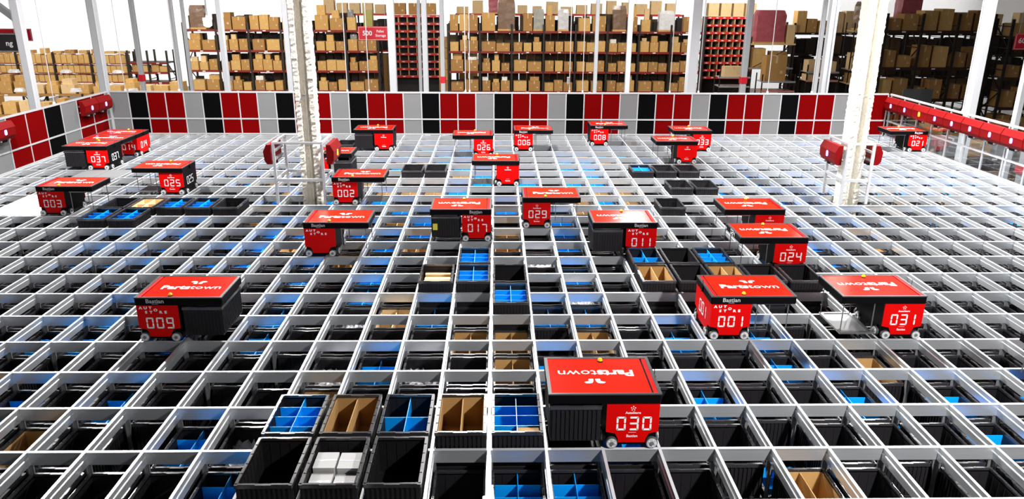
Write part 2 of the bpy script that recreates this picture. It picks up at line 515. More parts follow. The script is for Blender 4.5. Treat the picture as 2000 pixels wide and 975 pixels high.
# robots: body column, row, side of the overhang (-1 left / 1 right), number, front print (A or B), outer side (red / black / plain), what hangs below the overhang
ROBOTS = [
    (2, 0, -1, '030', 'A', 'plain', 'bin', 'beside the row of raised blue and brown bins'),
    (5, 3, 1, '001', 'B', 'red', 'up', 'numbered on its side too, before empty raised bins'),
    (9, 3, -1, '031', 'A', 'plain', 'down', 'with grey lift plate lowered on thin straps'),
    (-8, 3, 1, '009', 'B', 'plain', 'bin', 'standing alone with a ribbed black bin under its lid'),
    (-16, 10, 1, '003', 'B', 'plain', 'up', 'beside the two raised blue divided bins'),
    (-13, 12, -1, '025', 'A', 'black', 'down', 'behind the raised tan compartment bin'),
    (-18, 15, -1, '037', 'A', 'black', 'bin', 'in the cluster of three near the red panels'),
    (-18, 17, -1, '014', 'B', 'red', 'up', 'in the panel corner with red numbered side'),
    (-6, 11, 1, '002', 'B', 'plain', 'up', 'next to the framed plastered pillar'),
    (1, 9, 1, '029', 'A', 'plain', 'up', 'with orange-lit lid in the middle of the grid'),
    (-1, 8, -1, '017', 'B', 'plain', 'tagbin', 'carrying a bin with a yellow tag'),
    (4, 7, -1, '011', 'B', 'plain', 'bin', 'with bright lamp glare on its lid'),
    (-1, 17, -1, '026', 'A', 'plain', 'up', 'far back, first of the row before the panels'),
    (1, 18, 1, '006', 'B', 'plain', 'up', 'right before the black wall panel'),
    (5, 19, 1, '008', 'B', 'plain', 'up', 'touching the panel fence, overhang to the right'),
    (10, 18, -1, '033', 'A', 'plain', 'up', 'before the panel fence with overhang to the left'),
    (21, 18, -1, '021', 'B', 'plain', 'up', 'in the corner beside the clear panels'),
    (8, 6, -1, '024', 'A', 'plain', 'up', 'behind empty raised bins'),
    (8.4, 8, -1, None, 'A', 'plain', 'up', 'whose number is hidden behind the lid of another robot'),
    (-19, 16, 1, None, 'B', 'red', 'up', 'mostly hidden behind another robot at the red panels'),
    (-8, 14, 1, None, 'A', 'plain', 'lower', 'half hidden behind the framed plastered pillar'),
    (-6, 18, -1, None, 'A', 'plain', 'bin', 'unnumbered, before red panels with a dark bin under its lid'),
    (8.55, 16, -1, None, 'A', 'plain', 'up', 'unnumbered, just ahead of another robot by the panel fence'),
    (0.1, 13, -1, None, 'A', 'plain', 'up', 'unnumbered, in the open middle of the far grid'),
    (-5.65, 7, 1, None, 'B', 'plain', 'up', 'unnumbered, in front of the one by the plastered pillar'),
    (11.83, 0.75, -1, '020', 'B', 'plain', 'up', 'cut off by the edge of the view'),
]
REFS = [(int(math.floor(r[0])), r[1], r[3]) for r in ROBOTS if r[3] and r[3] != '020']
RN = {r[3]: num(int(r[3])) for r in ROBOTS if r[3]}
HELD = {(int(math.floor(r[0])) + r[2], r[1]) for r in ROBOTS}


def where(i, j):
    a, b, n = min(REFS, key=lambda q: (abs(q[0] - i) * 0.7 + abs(q[1] - j), q[2]))
    di, dj = i - a, j - b
    p = []
    if di:
        p.append('%s cell%s %s' % (num(abs(di)), '' if abs(di) == 1 else 's', 'right' if di > 0 else 'left'))
    if dj:
        p.append('%s row%s %s' % (num(abs(dj)), '' if abs(dj) == 1 else 's', 'behind' if dj > 0 else 'before'))
    if not p:
        return 'directly beneath robot ' + RN[n]
    if not dj:
        return p[0] + ' of robot ' + RN[n]
    if not di:
        return p[0] + ' robot ' + RN[n]
    return p[0] + ', ' + p[1] + ' robot ' + RN[n]


SHORT = {'b': 'blue-divided', 'c': 'four-way blue divided', 'a': 'blue-divided, part brown', 'k': 'cardboard-lined', 'e': 'empty black', 'w': 'wrapping-filled', 't': 'tan-divided',
         'p': 'packet-filled', 'x': 'black part-filled', 'h': 'white-box-filled'}
n_ind = 0
for (i, j), k in RAISED.items():
    make_bin((i + 0.5) * CX, (j + 0.5) * CY, 0.145, k, 'raised %s bin on the grid, %s' % (SHORT[k], where(i, j)), 'bins raised above the rails')
    n_ind += 1
cells = [(i, j) for i in range(I0, I1) for j in range(J0, J1) if (i, j) not in RAISED and (i, j) not in NOBIN]
FOOT = {(int(math.floor(r[0])), int(r[1])) for r in ROBOTS}


def seen(c):
    x, y, zc = px((c[0] + 0.5) * CX, (c[1] + 0.6) * CY, -0.25)
    return (-30 < x < 2030 and y < 985, zc)


near = sorted((c for c in cells if seen(c)[0] and c not in FOOT), key=lambda c: seen(c)[1])[:300 - n_ind - 8]
nearset = set(near)
deep_of = {}
for c in near:
    i, j = c
    k = CONT.get(c, 'e')
    d = c in DEEP or (k == 'e' and R.random() < 0.06)
    deep_of[c] = d
    zt = -0.515 if d else -0.185
    make_bin((i + 0.5) * CX, (j + 0.5) * CY, zt, k, '%s %s bin in the grid, %s' % ('deep-set' if d else 'sunken', SHORT[k], where(i, j)), 'bins sunk in the grid cells')
# everything farther off and the stacks underneath
st = MB()


def simple_bin(x, y, zt, k=None, full=True):
    t, hx, hy = 0.014, BW / 2, BD / 2
    z0 = zt - BH
    vs = []
    for z, ex in ((z0, 0.012), (zt, 0.0)):
        vs += [(x - hx + ex, y - hy + ex, z), (x + hx - ex, y - hy + ex, z), (x + hx - ex, y + hy - ex, z), (x - hx + ex, y + hy - ex, z)]
    for z in (zt, z0 + 0.012):
        vs += [(x - hx + t * 1.6, y - hy + t * 1.6, z), (x + hx - t * 1.6, y - hy + t * 1.6, z), (x + hx - t * 1.6, y + hy - t * 1.6, z), (x - hx + t * 1.6, y + hy - t * 1.6, z)]
    st.add(vs, [(0, 1, 5, 4), (1, 2, 6, 5), (2, 3, 7, 6), (3, 0, 4, 7), (3, 2, 1, 0), (12, 13, 14, 15)], PLA)
    st.add(vs, [(4, 5, 9, 8), (5, 6, 10, 9), (6, 7, 11, 10), (7, 4, 8, 11)], RIM)
    st.add(vs, [(8, 9, 13, 12), (9, 10, 14, 13), (10, 11, 15, 14), (11, 8, 12, 15)], PLA)
    if k in ('b', 'k', 't'):
        mm = {'b': BLUE, 'k': CARD, 't': CARDL}[k]
        st.box(x - 0.003, x + 0.003, y - IY, y + IY, z0 + 0.014, zt - 0.045, mm)
        for q in (-0.16, 0.0, 0.15, 0.29):
            st.box(x - IX, x + IX, y + q - 0.003, y + q + 0.003, z0 + 0.014, zt - 0.055, mm)


for i in range(I0, I1):
    for j in range(J0, J1):
        c = (i, j)
        if c in NOBIN:
            continue
        x, y = (i + 0.5) * CX, (j + 0.5) * CY
        if c in nearset:
            for q in (0.849, 1.183):
                simple_bin(x, y, -q)
            if not deep_of[c]:
                simple_bin(x, y, -0.519)
        elif c in RAISED:
            simple_bin(x, y, -0.189)
        else:
            k = CONT.get(c)
            if not k:
                q = R.random()
                k = 'b' if q < 0.22 else ('k' if q < 0.30 else 'e')
            simple_bin(x, y, -0.185 if R.random() < 0.85 else -0.515, k)
tag(st.build('storage_bin_stacks'), 'black bins filling the grid cells farther off and below', 'bins', None, 'stuff')


WCART = mat('white_carton_board', (0.50, 0.50, 0.50), 0.7, 0, 0.05, 6)
# loose contents of the raised bins, things of their own
def packet(x, y, z, sx, sy, sz, m, name, label, cat, group, rot=0.0):
    b = MB().box(-sx / 2, sx / 2, -sy / 2, sy / 2, 0, sz, m, 0.004)
    b.box(-sx / 2 - 0.0006, sx / 2 + 0.0006, -0.012, 0.012, 0.001, sz + 0.0006, TAPE if m is not WCART else FILM)
    o = b.build(name, None, (x, y, z))
    o.rotation_euler = (0, 0, rot)
    return tag(o, label, cat, group)


fx, fy, fz = -2.5 * CX, -0.5 * CY, 0.145 - BH + 0.0125
for k, (a, b, h) in enumerate([(-0.094, -0.175, 0.24), (0.095, -0.175, 0.23), (-0.094, 0.067, 0.27), (0.095, 0.067, 0.265)]):
    packet(fx + a, fy + b, fz, 0.172, 0.215, h, WCART, 'white_carton', 'white carton in the raised front bin, %s' % ['left of the front pair', 'right of the front pair', 'left of the rear pair', 'right of the rear pair'][k], 'carton', 'white cartons in one bin')
fx, fy, fz = -1.5 * CX, 5.5 * CY, 0.145 - BH + 0.0125
for k, b in enumerate((-0.22, -0.06, 0.10, 0.24)):
    packet(fx, fy + b, fz, 0.34, 0.09, 0.20 + 0.02 * (k % 2), CARDL, 'flat_packet', 'pale tan packet across the raised bin by robot seventeen, %s from its near rim' % nth(k + 1), 'packet', 'packets in one bin')
fx, fy, fz = -3.5 * CX, -0.5 * CY, 0.145 - BH + 0.0125
for k in range(9):
    o = MB().box(-0.02, 0.02, -0.011, 0.011, 0, 0.10 + 0.02 * R.random(), CARDT[3], 0.003).build('machine_part', None, (fx - 0.12 + 0.032 * k * 0.95, fy - 0.22 + 0.035 * (k % 3), fz))
    tag(o, 'dark narrow part upright in the corner raised front bin, %s along its row' % nth(k + 1), 'part', 'parts in the corner bin')
fx, fy, fz = 0.5 * CX - 0.24, 0.5 * CY, 0.145 - BH + 0.02
fx = -0.5 * CX
for k in range(3):
    o = MB().box(-0.045, 0.045, -0.06, 0.06, 0, 0.04 + 0.02 * k, CARDT[1], 0.004).build('small_parcel', None, (fx - 0.12 + 0.02 * k, fy - 0.22 + 0.13 * k, fz))
    tag(o, 'small brown parcel at the bottom of the raised cardboard-lined bin, %s from its near rim' % nth(k + 1), 'parcel', 'parcels in one bin')

# ------------------------------------------------------------------ robots
SEG = {'0': 'abcdef', '1': 'bc', '2': 'abged', '3': 'abgcd', '4': 'fgbc', '5': 'afgcd', '6': 'afgedc', '7': 'abc', '8': 'abcdefg', '9': 'abcdfg'}
NUMM = {}


def digits_mesh(s, w=0.078, h=0.128, t=0.0155, pitch=0.108, m=WHITE):
    k = (s, w, h, m.name)
    if k in NUMM:
        return NUMM[k]
    b = MB()
    n = len(s)
    for q, ch in enumerate(s):
        x0 = (q - (n - 1) / 2) * pitch - w / 2 - (0.018 if ch == '1' else 0)
        gp = 0.004
        def seg(p):
            b.prism(p, -0.0022, 0.0, m, 'y')
        c = t * 0.45
        for sg in SEG[ch]:
            if sg in 'agd':
                z = {'a': h - t, 'g': h / 2 - t / 2, 'd': 0}[sg]
                seg([(x0 + c, z), (x0 + w - c, z), (x0 + w - gp, z + t / 2), (x0 + w - c, z + t), (x0 + c, z + t), (x0 + gp, z + t / 2)])
            else:
                x = x0 if sg in 'ef' else x0 + w - t
                z = gp if sg in 'ec' else h / 2 + gp
                hh = h / 2 - 2 * gp
                seg([(x + t * 0.2, z), (x + t * 0.8, z), (x + t, z + c), (x + t, z + hh - c), (x + t * 0.8, z + hh), (x + t * 0.2, z + hh), (x, z + hh - c), (x, z + c)])
    NUMM[k] = b.mesh('number')
    return NUMM[k]


BX0, BX1, BY0, BY1 = 0.020, 0.462, 0.012, 0.668
ROOFZ0, ROOFZ1 = 0.425, 0.515


def panel_poly(a, b, z0, z1, cut=0.105, ch=0.10):
    return [(a + cut, z0), (b - cut, z0), (b - cut, z0 + ch * 0.3), (b - cut * 0.75, z0 + ch * 0.85), (b, z0 + ch), (b, z1), (a, z1), (a, z0 + ch), (a + cut * 0.75, z0 + ch * 0.85), (a + cut, z0 + ch * 0.3)]


CHAS = MB().box(BX0 + 0.012, BX1 - 0.012, BY0 + 0.012, BY1 - 0.012, 0.045, ROOFZ0, BODY, 0.01).box(BX0 + 0.1, BX1 - 0.1, BY0 + 0.002, BY1 - 0.002, 0.03, 0.06, BODY).mesh('body')
FRONT = MB().prism(panel_poly(BX0, BX1, 0.052, ROOFZ0), BY0, BY0 + 0.012, REDB, 'y').mesh('front_panel')
BACK = MB().prism(panel_poly(BX0, BX1, 0.052, ROOFZ0), BY1 - 0.012, BY1, REDB, 'y').mesh('rear_panel')


def side_mesh(x0, x1, m):
    return MB().prism(panel_poly(BY0 + 0.013, BY1 - 0.013, 0.052, ROOFZ0), x0, x1, m, 'x').mesh('side_panel')


SIDE = {(s, n): side_mesh(*((BX1 - 0.012, BX1) if s > 0 else (BX0, BX0 + 0.012)), m) for s in (-1, 1) for n, m in (('red', REDB), ('black', BODY), ('plain', BODY))}


def wheel_mesh(axis):
    b = MB()
    b.cyl((0, 0), 0.051, -0.02, 0.012, TYRE, axis, 24)
    return b.mesh('wheel')


def hub_mesh(axis):
    b = MB()
    b.cyl((0, 0), 0.044, -0.027, -0.0202, HUB, axis, 24, 0.044)
    b.cyl((0, 0), 0.018, -0.033, -0.0268, ALUD, axis, 14)
    for k in range(5):
        q = k * 2 * math.pi / 5
        b.cyl((0.03 * math.cos(q), 0.03 * math.sin(q)), 0.006, -0.030, -0.0268, ALUW, axis, 8)
    return b.mesh('hub')


WH = {a: (wheel_mesh(a), hub_mesh(a)) for a in 'xy'}


def roof_mesh(s):
    x0, x1 = (0.010, 0.948) if s > 0 else (-0.468, 0.470)
    b = MB()
    y0, y1 = 0.004, 0.672
    b.box(x0, x1, y0, y1, ROOFZ0, ROOFZ1 - 0.012, BODY, 0.012)
    for q in ((x0, x1, y0, y0 + 0.022), (x0, x1, y1 - 0.022, y1), (x0, x0 + 0.028, y0 + 0.022, y1 - 0.022), (x1 - 0.028, x1, y0 + 0.022, y1 - 0.022)):
        b.box(*q, ROOFZ1 - 0.0119, ROOFZ1, EDGE)
    return b.mesh('lid'), x0, x1


ROOF = {s: roof_mesh(s) for s in (-1, 1)}


def lid_panel(s):
    _, x0, x1 = ROOF[s]
    a, c = x0 + 0.028, x1 - 0.028
    b = MB()
    z0, z1 = ROOFZ1 - 0.0118, ROOFZ1 - 0.004
    if s < 0:
        b.box(a, c - 0.052, 0.027, 0.649, z0, z1, REDT).box(c - 0.036, c, 0.027, 0.649, z0, z1, REDB)
    else:
        b.box(a + 0.052, c, 0.027, 0.649, z0, z1, REDT).box(a, a + 0.036, 0.027, 0.649, z0, z1, REDB)
    return b.mesh('lid_panel')


LIDP = {s: lid_panel(s) for s in (-1, 1)}


def emblem():
    b = MB()
    for s in (-1, 1):
        p = [(0.007, 0.0), (0.048, 0.0), (0.052, 0.022), (0.046, 0.036), (0.092, 0.058), (0.076, 0.076), (0.044, 0.078), (0.022, 0.070), (0.012, 0.045)]
        p = [(s * x, y) for x, y in p]
        b.prism(p if s > 0 else p[::-1], 0, 0.0014, WHITE, 'z')
    return b.mesh('emblem')


EMB = emblem()
DOME = MB().cyl((0, 0), 0.026, 0, 0.010, UPR, 'z', 14).cyl((0, 0), 0.023, 0.010, 0.026, YEL, 'z', 14, 0.018).cyl((0, 0), 0.018, 0.026, 0.034, YEL, 'z', 14, 0.006).mesh('beacon')
ANT = MB().box(-0.006, 0.012, -0.012, 0.012, -0.05, 0.005, BODY).cyl((0, 0), 0.003, 0, 0.09, BODY, 'z', 6).mesh('antenna')
DOTS = MB()
for q in range(5):
    a = math.pi / 2 + q * 2 * math.pi / 5
    DOTS.cyl((0.017 * math.cos(a), 0.017 * math.sin(a)), 0.0052, -0.0015, 0, WHITE, 'y', 8)
DOTS.cyl((0, 0), 0.004, -0.0015, 0, WHITE, 'y', 8)
DOTS = DOTS.mesh('emblem')
LINE = MB().box(-0.032, 0.032, -0.001, 0, 0, 0.002, WHITE).mesh('print_line')
RX = math.pi / 2


def letter(s, size, m, parent, loc, rot, bold=0.0, sx=1.0):
    o = put('lettering', text_mesh(s, size, m, bold, sx), parent, loc)
    o.rotation_euler = rot
    return o


def robot(i, j, s, number, front, outer, load, note, z=0.0):
    nm = 'number ' + num(int(number)) if number else ''
    label = ' '.join(('red and black robot %s %s' % (nm, note)).split())
    t = thing('grid_robot', (i * CX, j * CY, z + 0.002), label, 'robot', 'red robots on the grid')
    put('body', CHAS, t)
    fp = put('front_panel', FRONT, t)
    put('rear_panel', BACK, t)
    sp = put('side_panel', SIDE[(-s, outer)], t)
    put('side_panel', SIDE[(s, 'plain')], t)
    for x in (BX0 + 0.052, BX1 - 0.052):
        for y, q in ((BY0 + 0.006, 0), (BY1 - 0.006, math.pi)):
            wv = put('wheel', WH['y'][0], t, (x, y, 0.0515), q)
            put('hub', WH['y'][1], wv)
    for y in (BY0 + 0.115, BY1 - 0.115):
        for x, q in ((BX0 - 0.0 + 0.004, 0), (BX1 - 0.004, math.pi)):
            wv = put('wheel', WH['x'][0], t, (x, y, 0.0515), q)
            put('hub', WH['x'][1], wv)
    rm, x0, x1 = ROOF[s]
    lid = put('lid', rm, t)
    put('lid_panel', LIDP[s], lid)
    cx, zt = (x0 + x1) / 2 + s * 0.012, ROOFZ1 - 0.0036
    ry = 0 if s > 0 else math.pi
    yb, ye = (0.31, 0.42) if s > 0 else (0.38, 0.27)
    d = 1 if s > 0 else -1
    letter('Parts', 0.148, WHITE, lid, (cx - d * 0.148, yb, zt), (0, 0, ry), 0.005, 1.05)
    letter('town', 0.148, WHITE, lid, (cx + d * 0.186, yb, zt), (0, 0, ry), 0.0, 1.12)
    e = put('emblem', EMB, lid, (cx + d * 0.05, ye, zt), ry)
    put('beacon', DOME, lid, ((x0 + x1) / 2 + (0.03 if s < 0 else -0.10), 0.60 if s < 0 else 0.07, ROOFZ1 - 0.004))
    put('antenna', ANT, lid, (x1 + 0.004 if s < 0 else x0 - 0.008, 0.36, ROOFZ0 + 0.06))
    fy, fxm = BY0 - 0.0005, (BX0 + BX1) / 2
    if front == 'A':
        put('emblem', DOTS, fp, (fxm, fy, 0.375))
        letter('AutoStore', 0.030, WHITE, fp, (fxm, fy - 0.0006, 0.333), (RX, 0, 0), 0.0006)
        if number:
            put('number', digits_mesh(number), fp, (fxm + 0.012, fy + 0.0004, 0.168))
        put('print_line', LINE, fp, (fxm, fy + 0.0004, 0.146))
        letter('Bastian', 0.034, WHITE, fp, (fxm, fy - 0.0006, 0.112), (RX, 0, 0), 0.0004)
    else:
        for q, ch in enumerate('AUT'):
            letter(ch, 0.040, WHITE, fp, (BX0 + 0.045 + 0.052 * q, fy - 0.0006, 0.390), (RX, 0, 0), 0.0018, 1.25)
        letter('O', 0.040, WHITE, fp, (BX0 + 0.045 + 0.158, fy - 0.0006, 0.365), (RX, 0, 0), 0.0018, 1.25)
        for q, ch in enumerate('ST RE'):
            if ch != ' ':
                letter(ch, 0.040, WHITE, fp, (BX0 + 0.100 + 0.052 * q, fy - 0.0006, 0.340), (RX, 0, 0), 0.0018, 1.25)
        if number:
            put('number', digits_mesh(number), fp, (fxm + 0.012, fy + 0.0004, 0.150))
    if front == 'B':
        letter('Bastian', 0.066, GREYT, lid, (fxm - 0.01, 0.0032, ROOFZ0 + 0.045), (RX, 0, 0), 0.001, 1.05)
        put('print_line', LINE, lid, (fxm - 0.01, 0.0036, ROOFZ0 + 0.012))
    if number and outer != 'plain':
        o = put('number', digits_mesh(number, 0.085, 0.15), sp, (BX1 + 0.001 if s < 0 else BX0 - 0.001, BY0 + 0.32, 0.16), math.pi / 2 if s < 0 else -math.pi / 2)
    if number in ('020', '024'):
        put('number', digits_mesh(number, 0.05, 0.066, 0.0085, 0.068), lid, (x0 - 0.0005, 0.36, ROOFZ0 + 0.012), -math.pi / 2)
    # the overhang's lift
    a, b = (x0 + 0.045, x0 + 0.415) if s < 0 else (x1 - 0.415, x1 - 0.045)
    zb = {'bin': 0.40, 'tagbin': 0.40, 'up': 0.14, 'down': 0.04, 'lower': 0.33}[load]
    lf = MB()
    for q in ((a, b, 0.05, 0.09), (a, b, 0.585, 0.625), (a, a + 0.04, 0.09, 0.585), (b - 0.04, b, 0.09, 0.585)):
        lf.box(*q, 0, 0.022, STRAP)
    if load == 'down':
        lf.box(a + 0.04, b - 0.04, 0.09, 0.585, 0.004, 0.014, GREYM)
    zp = zb if load == 'down' else (0.398 if load in ('bin', 'tagbin', 'up') else 0.33)
    lf = lf.build('lift_frame', t, (0, 0, zp))
    zs = {'up': 0.10, 'down': zp, 'bin': 0.40, 'tagbin': 0.40, 'lower': zp}[load]
    if zs < 0.39:
        for x in (a + 0.012, b - 0.012):
            for y in (0.07, 0.605):
                put('strap', MB().box(-0.006, 0.006, -0.0015, 0.0015, zs, ROOFZ0 - 0.001, STRAP).mesh('strap'), t, (x, y, 0))
    if load in ('bin', 'tagbin', 'lower'):
        bx = (a + b) / 2 + i * CX
        zt2 = (0.394 if load != 'lower' else 0.326) + 0.002
        nmx = 'robot ' + RN[number] if number else note
        o = make_bin(bx, (j * CY) + 0.3375, zt2, 'e', 'black bin held under the lid of ' + (nmx if number else 'the robot ' + ('by the framed pillar' if load == 'lower' else 'before the far red panels')), 'bins held by robots')
        if load == 'tagbin':
            put('tag', MB().box(-0.19, -0.12, -BD / 2 - 0.004, -BD / 2 + 0.004, 0.12, 0.22, YTAG).mesh('tag'), o)['label'] = 'yellow tag'
    return t


for r in ROBOTS:
    robot(*r)

# white cover plates lying over some cells
for (i, j), lab in {(-19, 9): 'first before', (-18, 10): 'second beside', (-17, 10): 'third beside', (-17, 11): 'fourth behind', (-18, 11): 'fifth behind', (-18, 14): 'sixth, before robot thirty-seven and behind', (-17, 14): 'seventh, right before robot thirty-seven, behind'}.items():
    a = MB().box(-CX / 2 + 0.016, CX / 2 - 0.016, -CY / 2 + 0.02, CY / 2 - 0.02, 0, 0.006, ALUW)
    a.box(-CX / 2 + 0.004, CX / 2 - 0.004, -CY / 2 + 0.006, CY / 2 - 0.006, 0.006, 0.012, PAPER if j < 13 else GREYP)
    tag(a.build('cover_plate', None, ((i + 0.5) * CX, (j + 0.5) * CY, -0.002)), ('white' if j < 13 else 'grey') + ' cover plate over a grid cell, %s robot three' % lab, 'plate', 'cover plates on the grid')

# ------------------------------------------------------------------ panel fences
ZT = 1.14
PZ = ((0.04, 0.40), (0.44, 1.10))
PM = {'r': RED, 'g': GREYP, 'k': BLKP}


def fence_back():
    t = thing('panel_fence', (0, YB, 0), 'long fence of red grey and black panels along the far edge of the grid', 'fence')
    n = I1 - I0
    for q in range(n):
        x0 = (I0 + q) * CX
        c = 'krrg'[(I0 + q) % 4]
        for z0, z1 in PZ:
            o = put('panel', MB().box(0.014, CX - 0.014, 0, 0.012, z0, z1, PM[c]).mesh('panel'), t, (x0, 0, 0))
            o['label'] = {'r': 'red panel', 'g': 'grey panel', 'k': 'black panel'}[c]
    fpm = MB().box(-0.014, 0.014, -0.008, 0.02, -0.12, ZT - 0.02, FRM).mesh('post')
    for q in range(n + 1):
        put('post', fpm, t, ((I0 + q) * CX, 0, 0))
    for z0, z1, nm in ((0.0, 0.036, 'bottom_rail'), (0.403, 0.437, 'middle_rail'), (1.10, ZT, 'top_rail')):
        MB().box(XL, XR, -0.012, 0.03, z0, z1, FRM).build(nm, t)
    return t


fence_back()


def fence_left():
    t = thing('panel_fence', (XL - 0.04, YB, 0), 'side fence of red grey and black panels beside the piled cartons', 'fence')
    fpm = MB().box(-0.02, 0.008, -0.014, 0.014, -0.12, ZT - 0.02, FRM).mesh('post')
    edges = [YB - 0.19 - CY * k for k in range(0, 15)]
    cols = 'rrgkrrggkrrgkr'
    for k in range(len(edges) - 1):
        c = cols[k]
        for z0, z1 in PZ:
            o = put('panel', MB().box(-0.012, 0, edges[k + 1] + 0.014, edges[k] - 0.014, z0, z1, PM[c]).mesh('panel'), t, (0, -YB, 0))
            o['label'] = {'r': 'red panel', 'g': 'grey panel', 'k': 'black panel'}[c]
    for y in [YB - 0.02] + edges:
        put('post', fpm, t, (0, y - YB, 0))
    o = put('panel', MB().box(-0.012, 0, -0.18, -0.03, 0.04, 1.1, GREYP).mesh('panel'), t)
    y1 = edges[-1] - YB
    for z0, z1, nm in ((0.0, 0.036, 'bottom_rail'), (0.403, 0.437, 'middle_rail'), (1.10, ZT, 'top_rail')):
        MB().box(-0.03, 0.012, y1, -0.035, z0, z1, FRM).build(nm, t)


fence_left()


def fence_right():
    t = thing('panel_fence', (XR + 0.04, YB, 0), 'side fence of clear panels in aluminium frames below the charging stations', 'fence')
    fpm = MB().box(-0.012, 0.022, -0.018, 0.018, -0.12, ZT - 0.02, FRM).mesh('post')
    edges = [-0.1 - CY * k for k in range(0, 15)]
    for k in range(len(edges) - 1):
        for z0, z1 in PZ:
            o = put('panel', MB().box(0.0, 0.008, edges[k + 1] + 0.016, edges[k] - 0.016, z0, z1, CLEAR).mesh('panel'), t)
            o['label'] = 'clear panel'
    for y in edges:
        put('post', fpm, t, (0, y, 0))
    y1 = edges[-1]
    for z0, z1, nm in ((0.0, 0.036, 'bottom_rail'), (0.40, 0.44, 'middle_rail'), (1.10, ZT, 'top_rail')):
        MB().box(-0.016, 0.03, y1, -0.04, z0, z1, FRM).build(nm, t)


fence_right()

# ------------------------------------------------------------------ charging stations
# local frame: back plane x=0, sticking out along +x, centred on y=0
STRED = mat('station_red', (0.135, 0.0008, 0.0012), 0.5, 0, 0.04, 5, spec=0.1)
HOUS = MB().prism([(0.0, 0.0), (0.08, 0.0), (0.125, 0.07), (0.135, 0.23), (0.075, 0.35), (0.0, 0.35)][::-1], -0.341, 0.341, STRED, 'y')
HOUSM = HOUS.mesh('housing')
SEAM = MB().prism([(0.1345, 0.224), (0.1352, 0.2295), (0.1395, 0.231), (0.139, 0.224)], -0.341, 0.341, mat('red_seam', (0.12, 0.001, 0.001), 0.35, 0, 0.05, 5), 'y').mesh('cover_strip')


def icon(m):
    b = MB()
    n = 20
    def rr(w, h, c):
        pts = []
        for k in range(n):
            q = 2 * math.pi * k / n
            x, y = math.cos(q), math.sin(q)
            f = (abs(x) ** c + abs(y) ** c) ** (-1 / c)
            pts.append((w * x * f, h * y * f))
        return pts
    b.prism(rr(0.042, 0.055, 4), 0.128, 0.1375, m, 'x')
    b.prism(rr(0.032, 0.045, 4), 0.1374, 0.1387, GLOWW if m is GLOWV else YEL, 'x')
    b.prism([(-0.018, -0.02), (0.018, -0.02), (0.018, 0.012), (0.010, 0.030), (-0.010, 0.030), (-0.018, 0.012)], 0.1386, 0.1396, m, 'x')
    return b.mesh('indicator')


ICON = {'v': icon(GLOWV), 'o': icon(GLOWO)}
BRK = MB().box(-0.046, 0.0, -0.30, 0.30, 0.05, 0.09, ALUD).box(-0.046, 0.0, -0.30, 0.30, 0.20, 0.24, ALUD).box(0.03, 0.10, -0.16, -0.12, -0.03, 0.0, ALUD).box(0.03, 0.10, 0.12, 0.16, -0.03, 0.0, ALUD).mesh('bracket')
CONTACT = MB().box(0.01, 0.07, -0.10, 0.10, -0.05, 0.0, BODY).mesh('contact_block')


def station(x, y, z, rotz, c, label):
    t = thing('charging_station', (x, y, z), label, 'charging station', 'red charging stations', rotz)
    put('housing', HOUSM, t)
    put('cover_strip', SEAM, t)
    put('indicator', ICON[c], t, (0, 0, 0.155))
    put('bracket', BRK, t)
    put('contact_block', CONTACT, t)


for k in range(11):
    station(XR - 0.019, 14.42 - CY * k, 0.72, math.pi, 'o' if k == 2 else 'v',
            'red charging station with %s sign on the clear fence, %s from the far corner' % ('glowing orange' if k == 2 else 'glowing violet', nth(k + 1)))
station(XL + 0.015, 14.375, 0.72, 0, 'v', 'red charging station with violet sign on the panel fence, in the far corner')
station(XL + 0.015, 13.67, 0.72, 0, 'v', 'red charging station with violet sign on the panel fence, second from the far corner')
station(XL + 0.015, 10.15, 0.72, 0, 'v', 'red charging station alone on the panel fence over grey panels')


# ------------------------------------------------------------------ pillars with guard frames
def pillar(x, y, s, label):
    hx, hy = 0.165, 0.15
    fl, wb = 0.085, 0.045
    prof = [(-hx, -hy), (-hx + fl, -hy), (-hx + fl, -hy + 0.06), (-hx + fl + 0.03, -wb), (-0.018, -wb), (-0.012, -wb - 0.02), (0.012, -wb - 0.02), (0.018, -wb), (hx - fl - 0.03, -wb), (hx - fl, -hy + 0.06), (hx - fl, -hy), (hx, -hy)]
    prof = prof + [(hx, -hy * 0.35), (hx, hy * 0.35)] + [(-a, -b) for a, b in prof] + [(-hx, hy * 0.35), (-hx, -hy * 0.35)]
    q = random.Random(s)
    b = MB()
    n = len(prof)
    nz = 230
    vs, fs = [], []
    for k in range(nz + 1):
        z = -1.5 + (7.19 + 1.5) * k / nz
        for p in prof:
            am = 0.008 if abs(p[0]) > hx - fl - 0.001 else 0.003
            vs.append((p[0] + q.uniform(-am, am), p[1] + q.uniform(-am, am), z))
    for k in range(nz):
        for a in range(n):
            c = (a + 1) % n
            fs.append((k * n + a, k * n + c, (k + 1) * n + c, (k + 1) * n + a))
    b.add(vs, fs, PLASTER)
    b.box(-hx * 0.9, hx * 0.9, -hy * 0.9, hy * 0.9, ZF, -1.45, PLASTER)
    t = thing('plastered_pillar', (x, y, 0), label, 'pillar')
    tag(t, kind='thing')
    b.build('shaft', t)
    # small hook on the face, as a bracket
    MB().box(-0.02, 0.02, -hy - 0.03, -hy + 0.02, 1.9, 1.93, GREYM).build('bracket', t)


pillar(-3.30, 8.20, 3, 'rough white plastered pillar in a guard frame beside robot two')
pillar(6.64, 8.25, 5, 'rough white plastered pillar in the guard frame between clear fence and robot twenty-four')


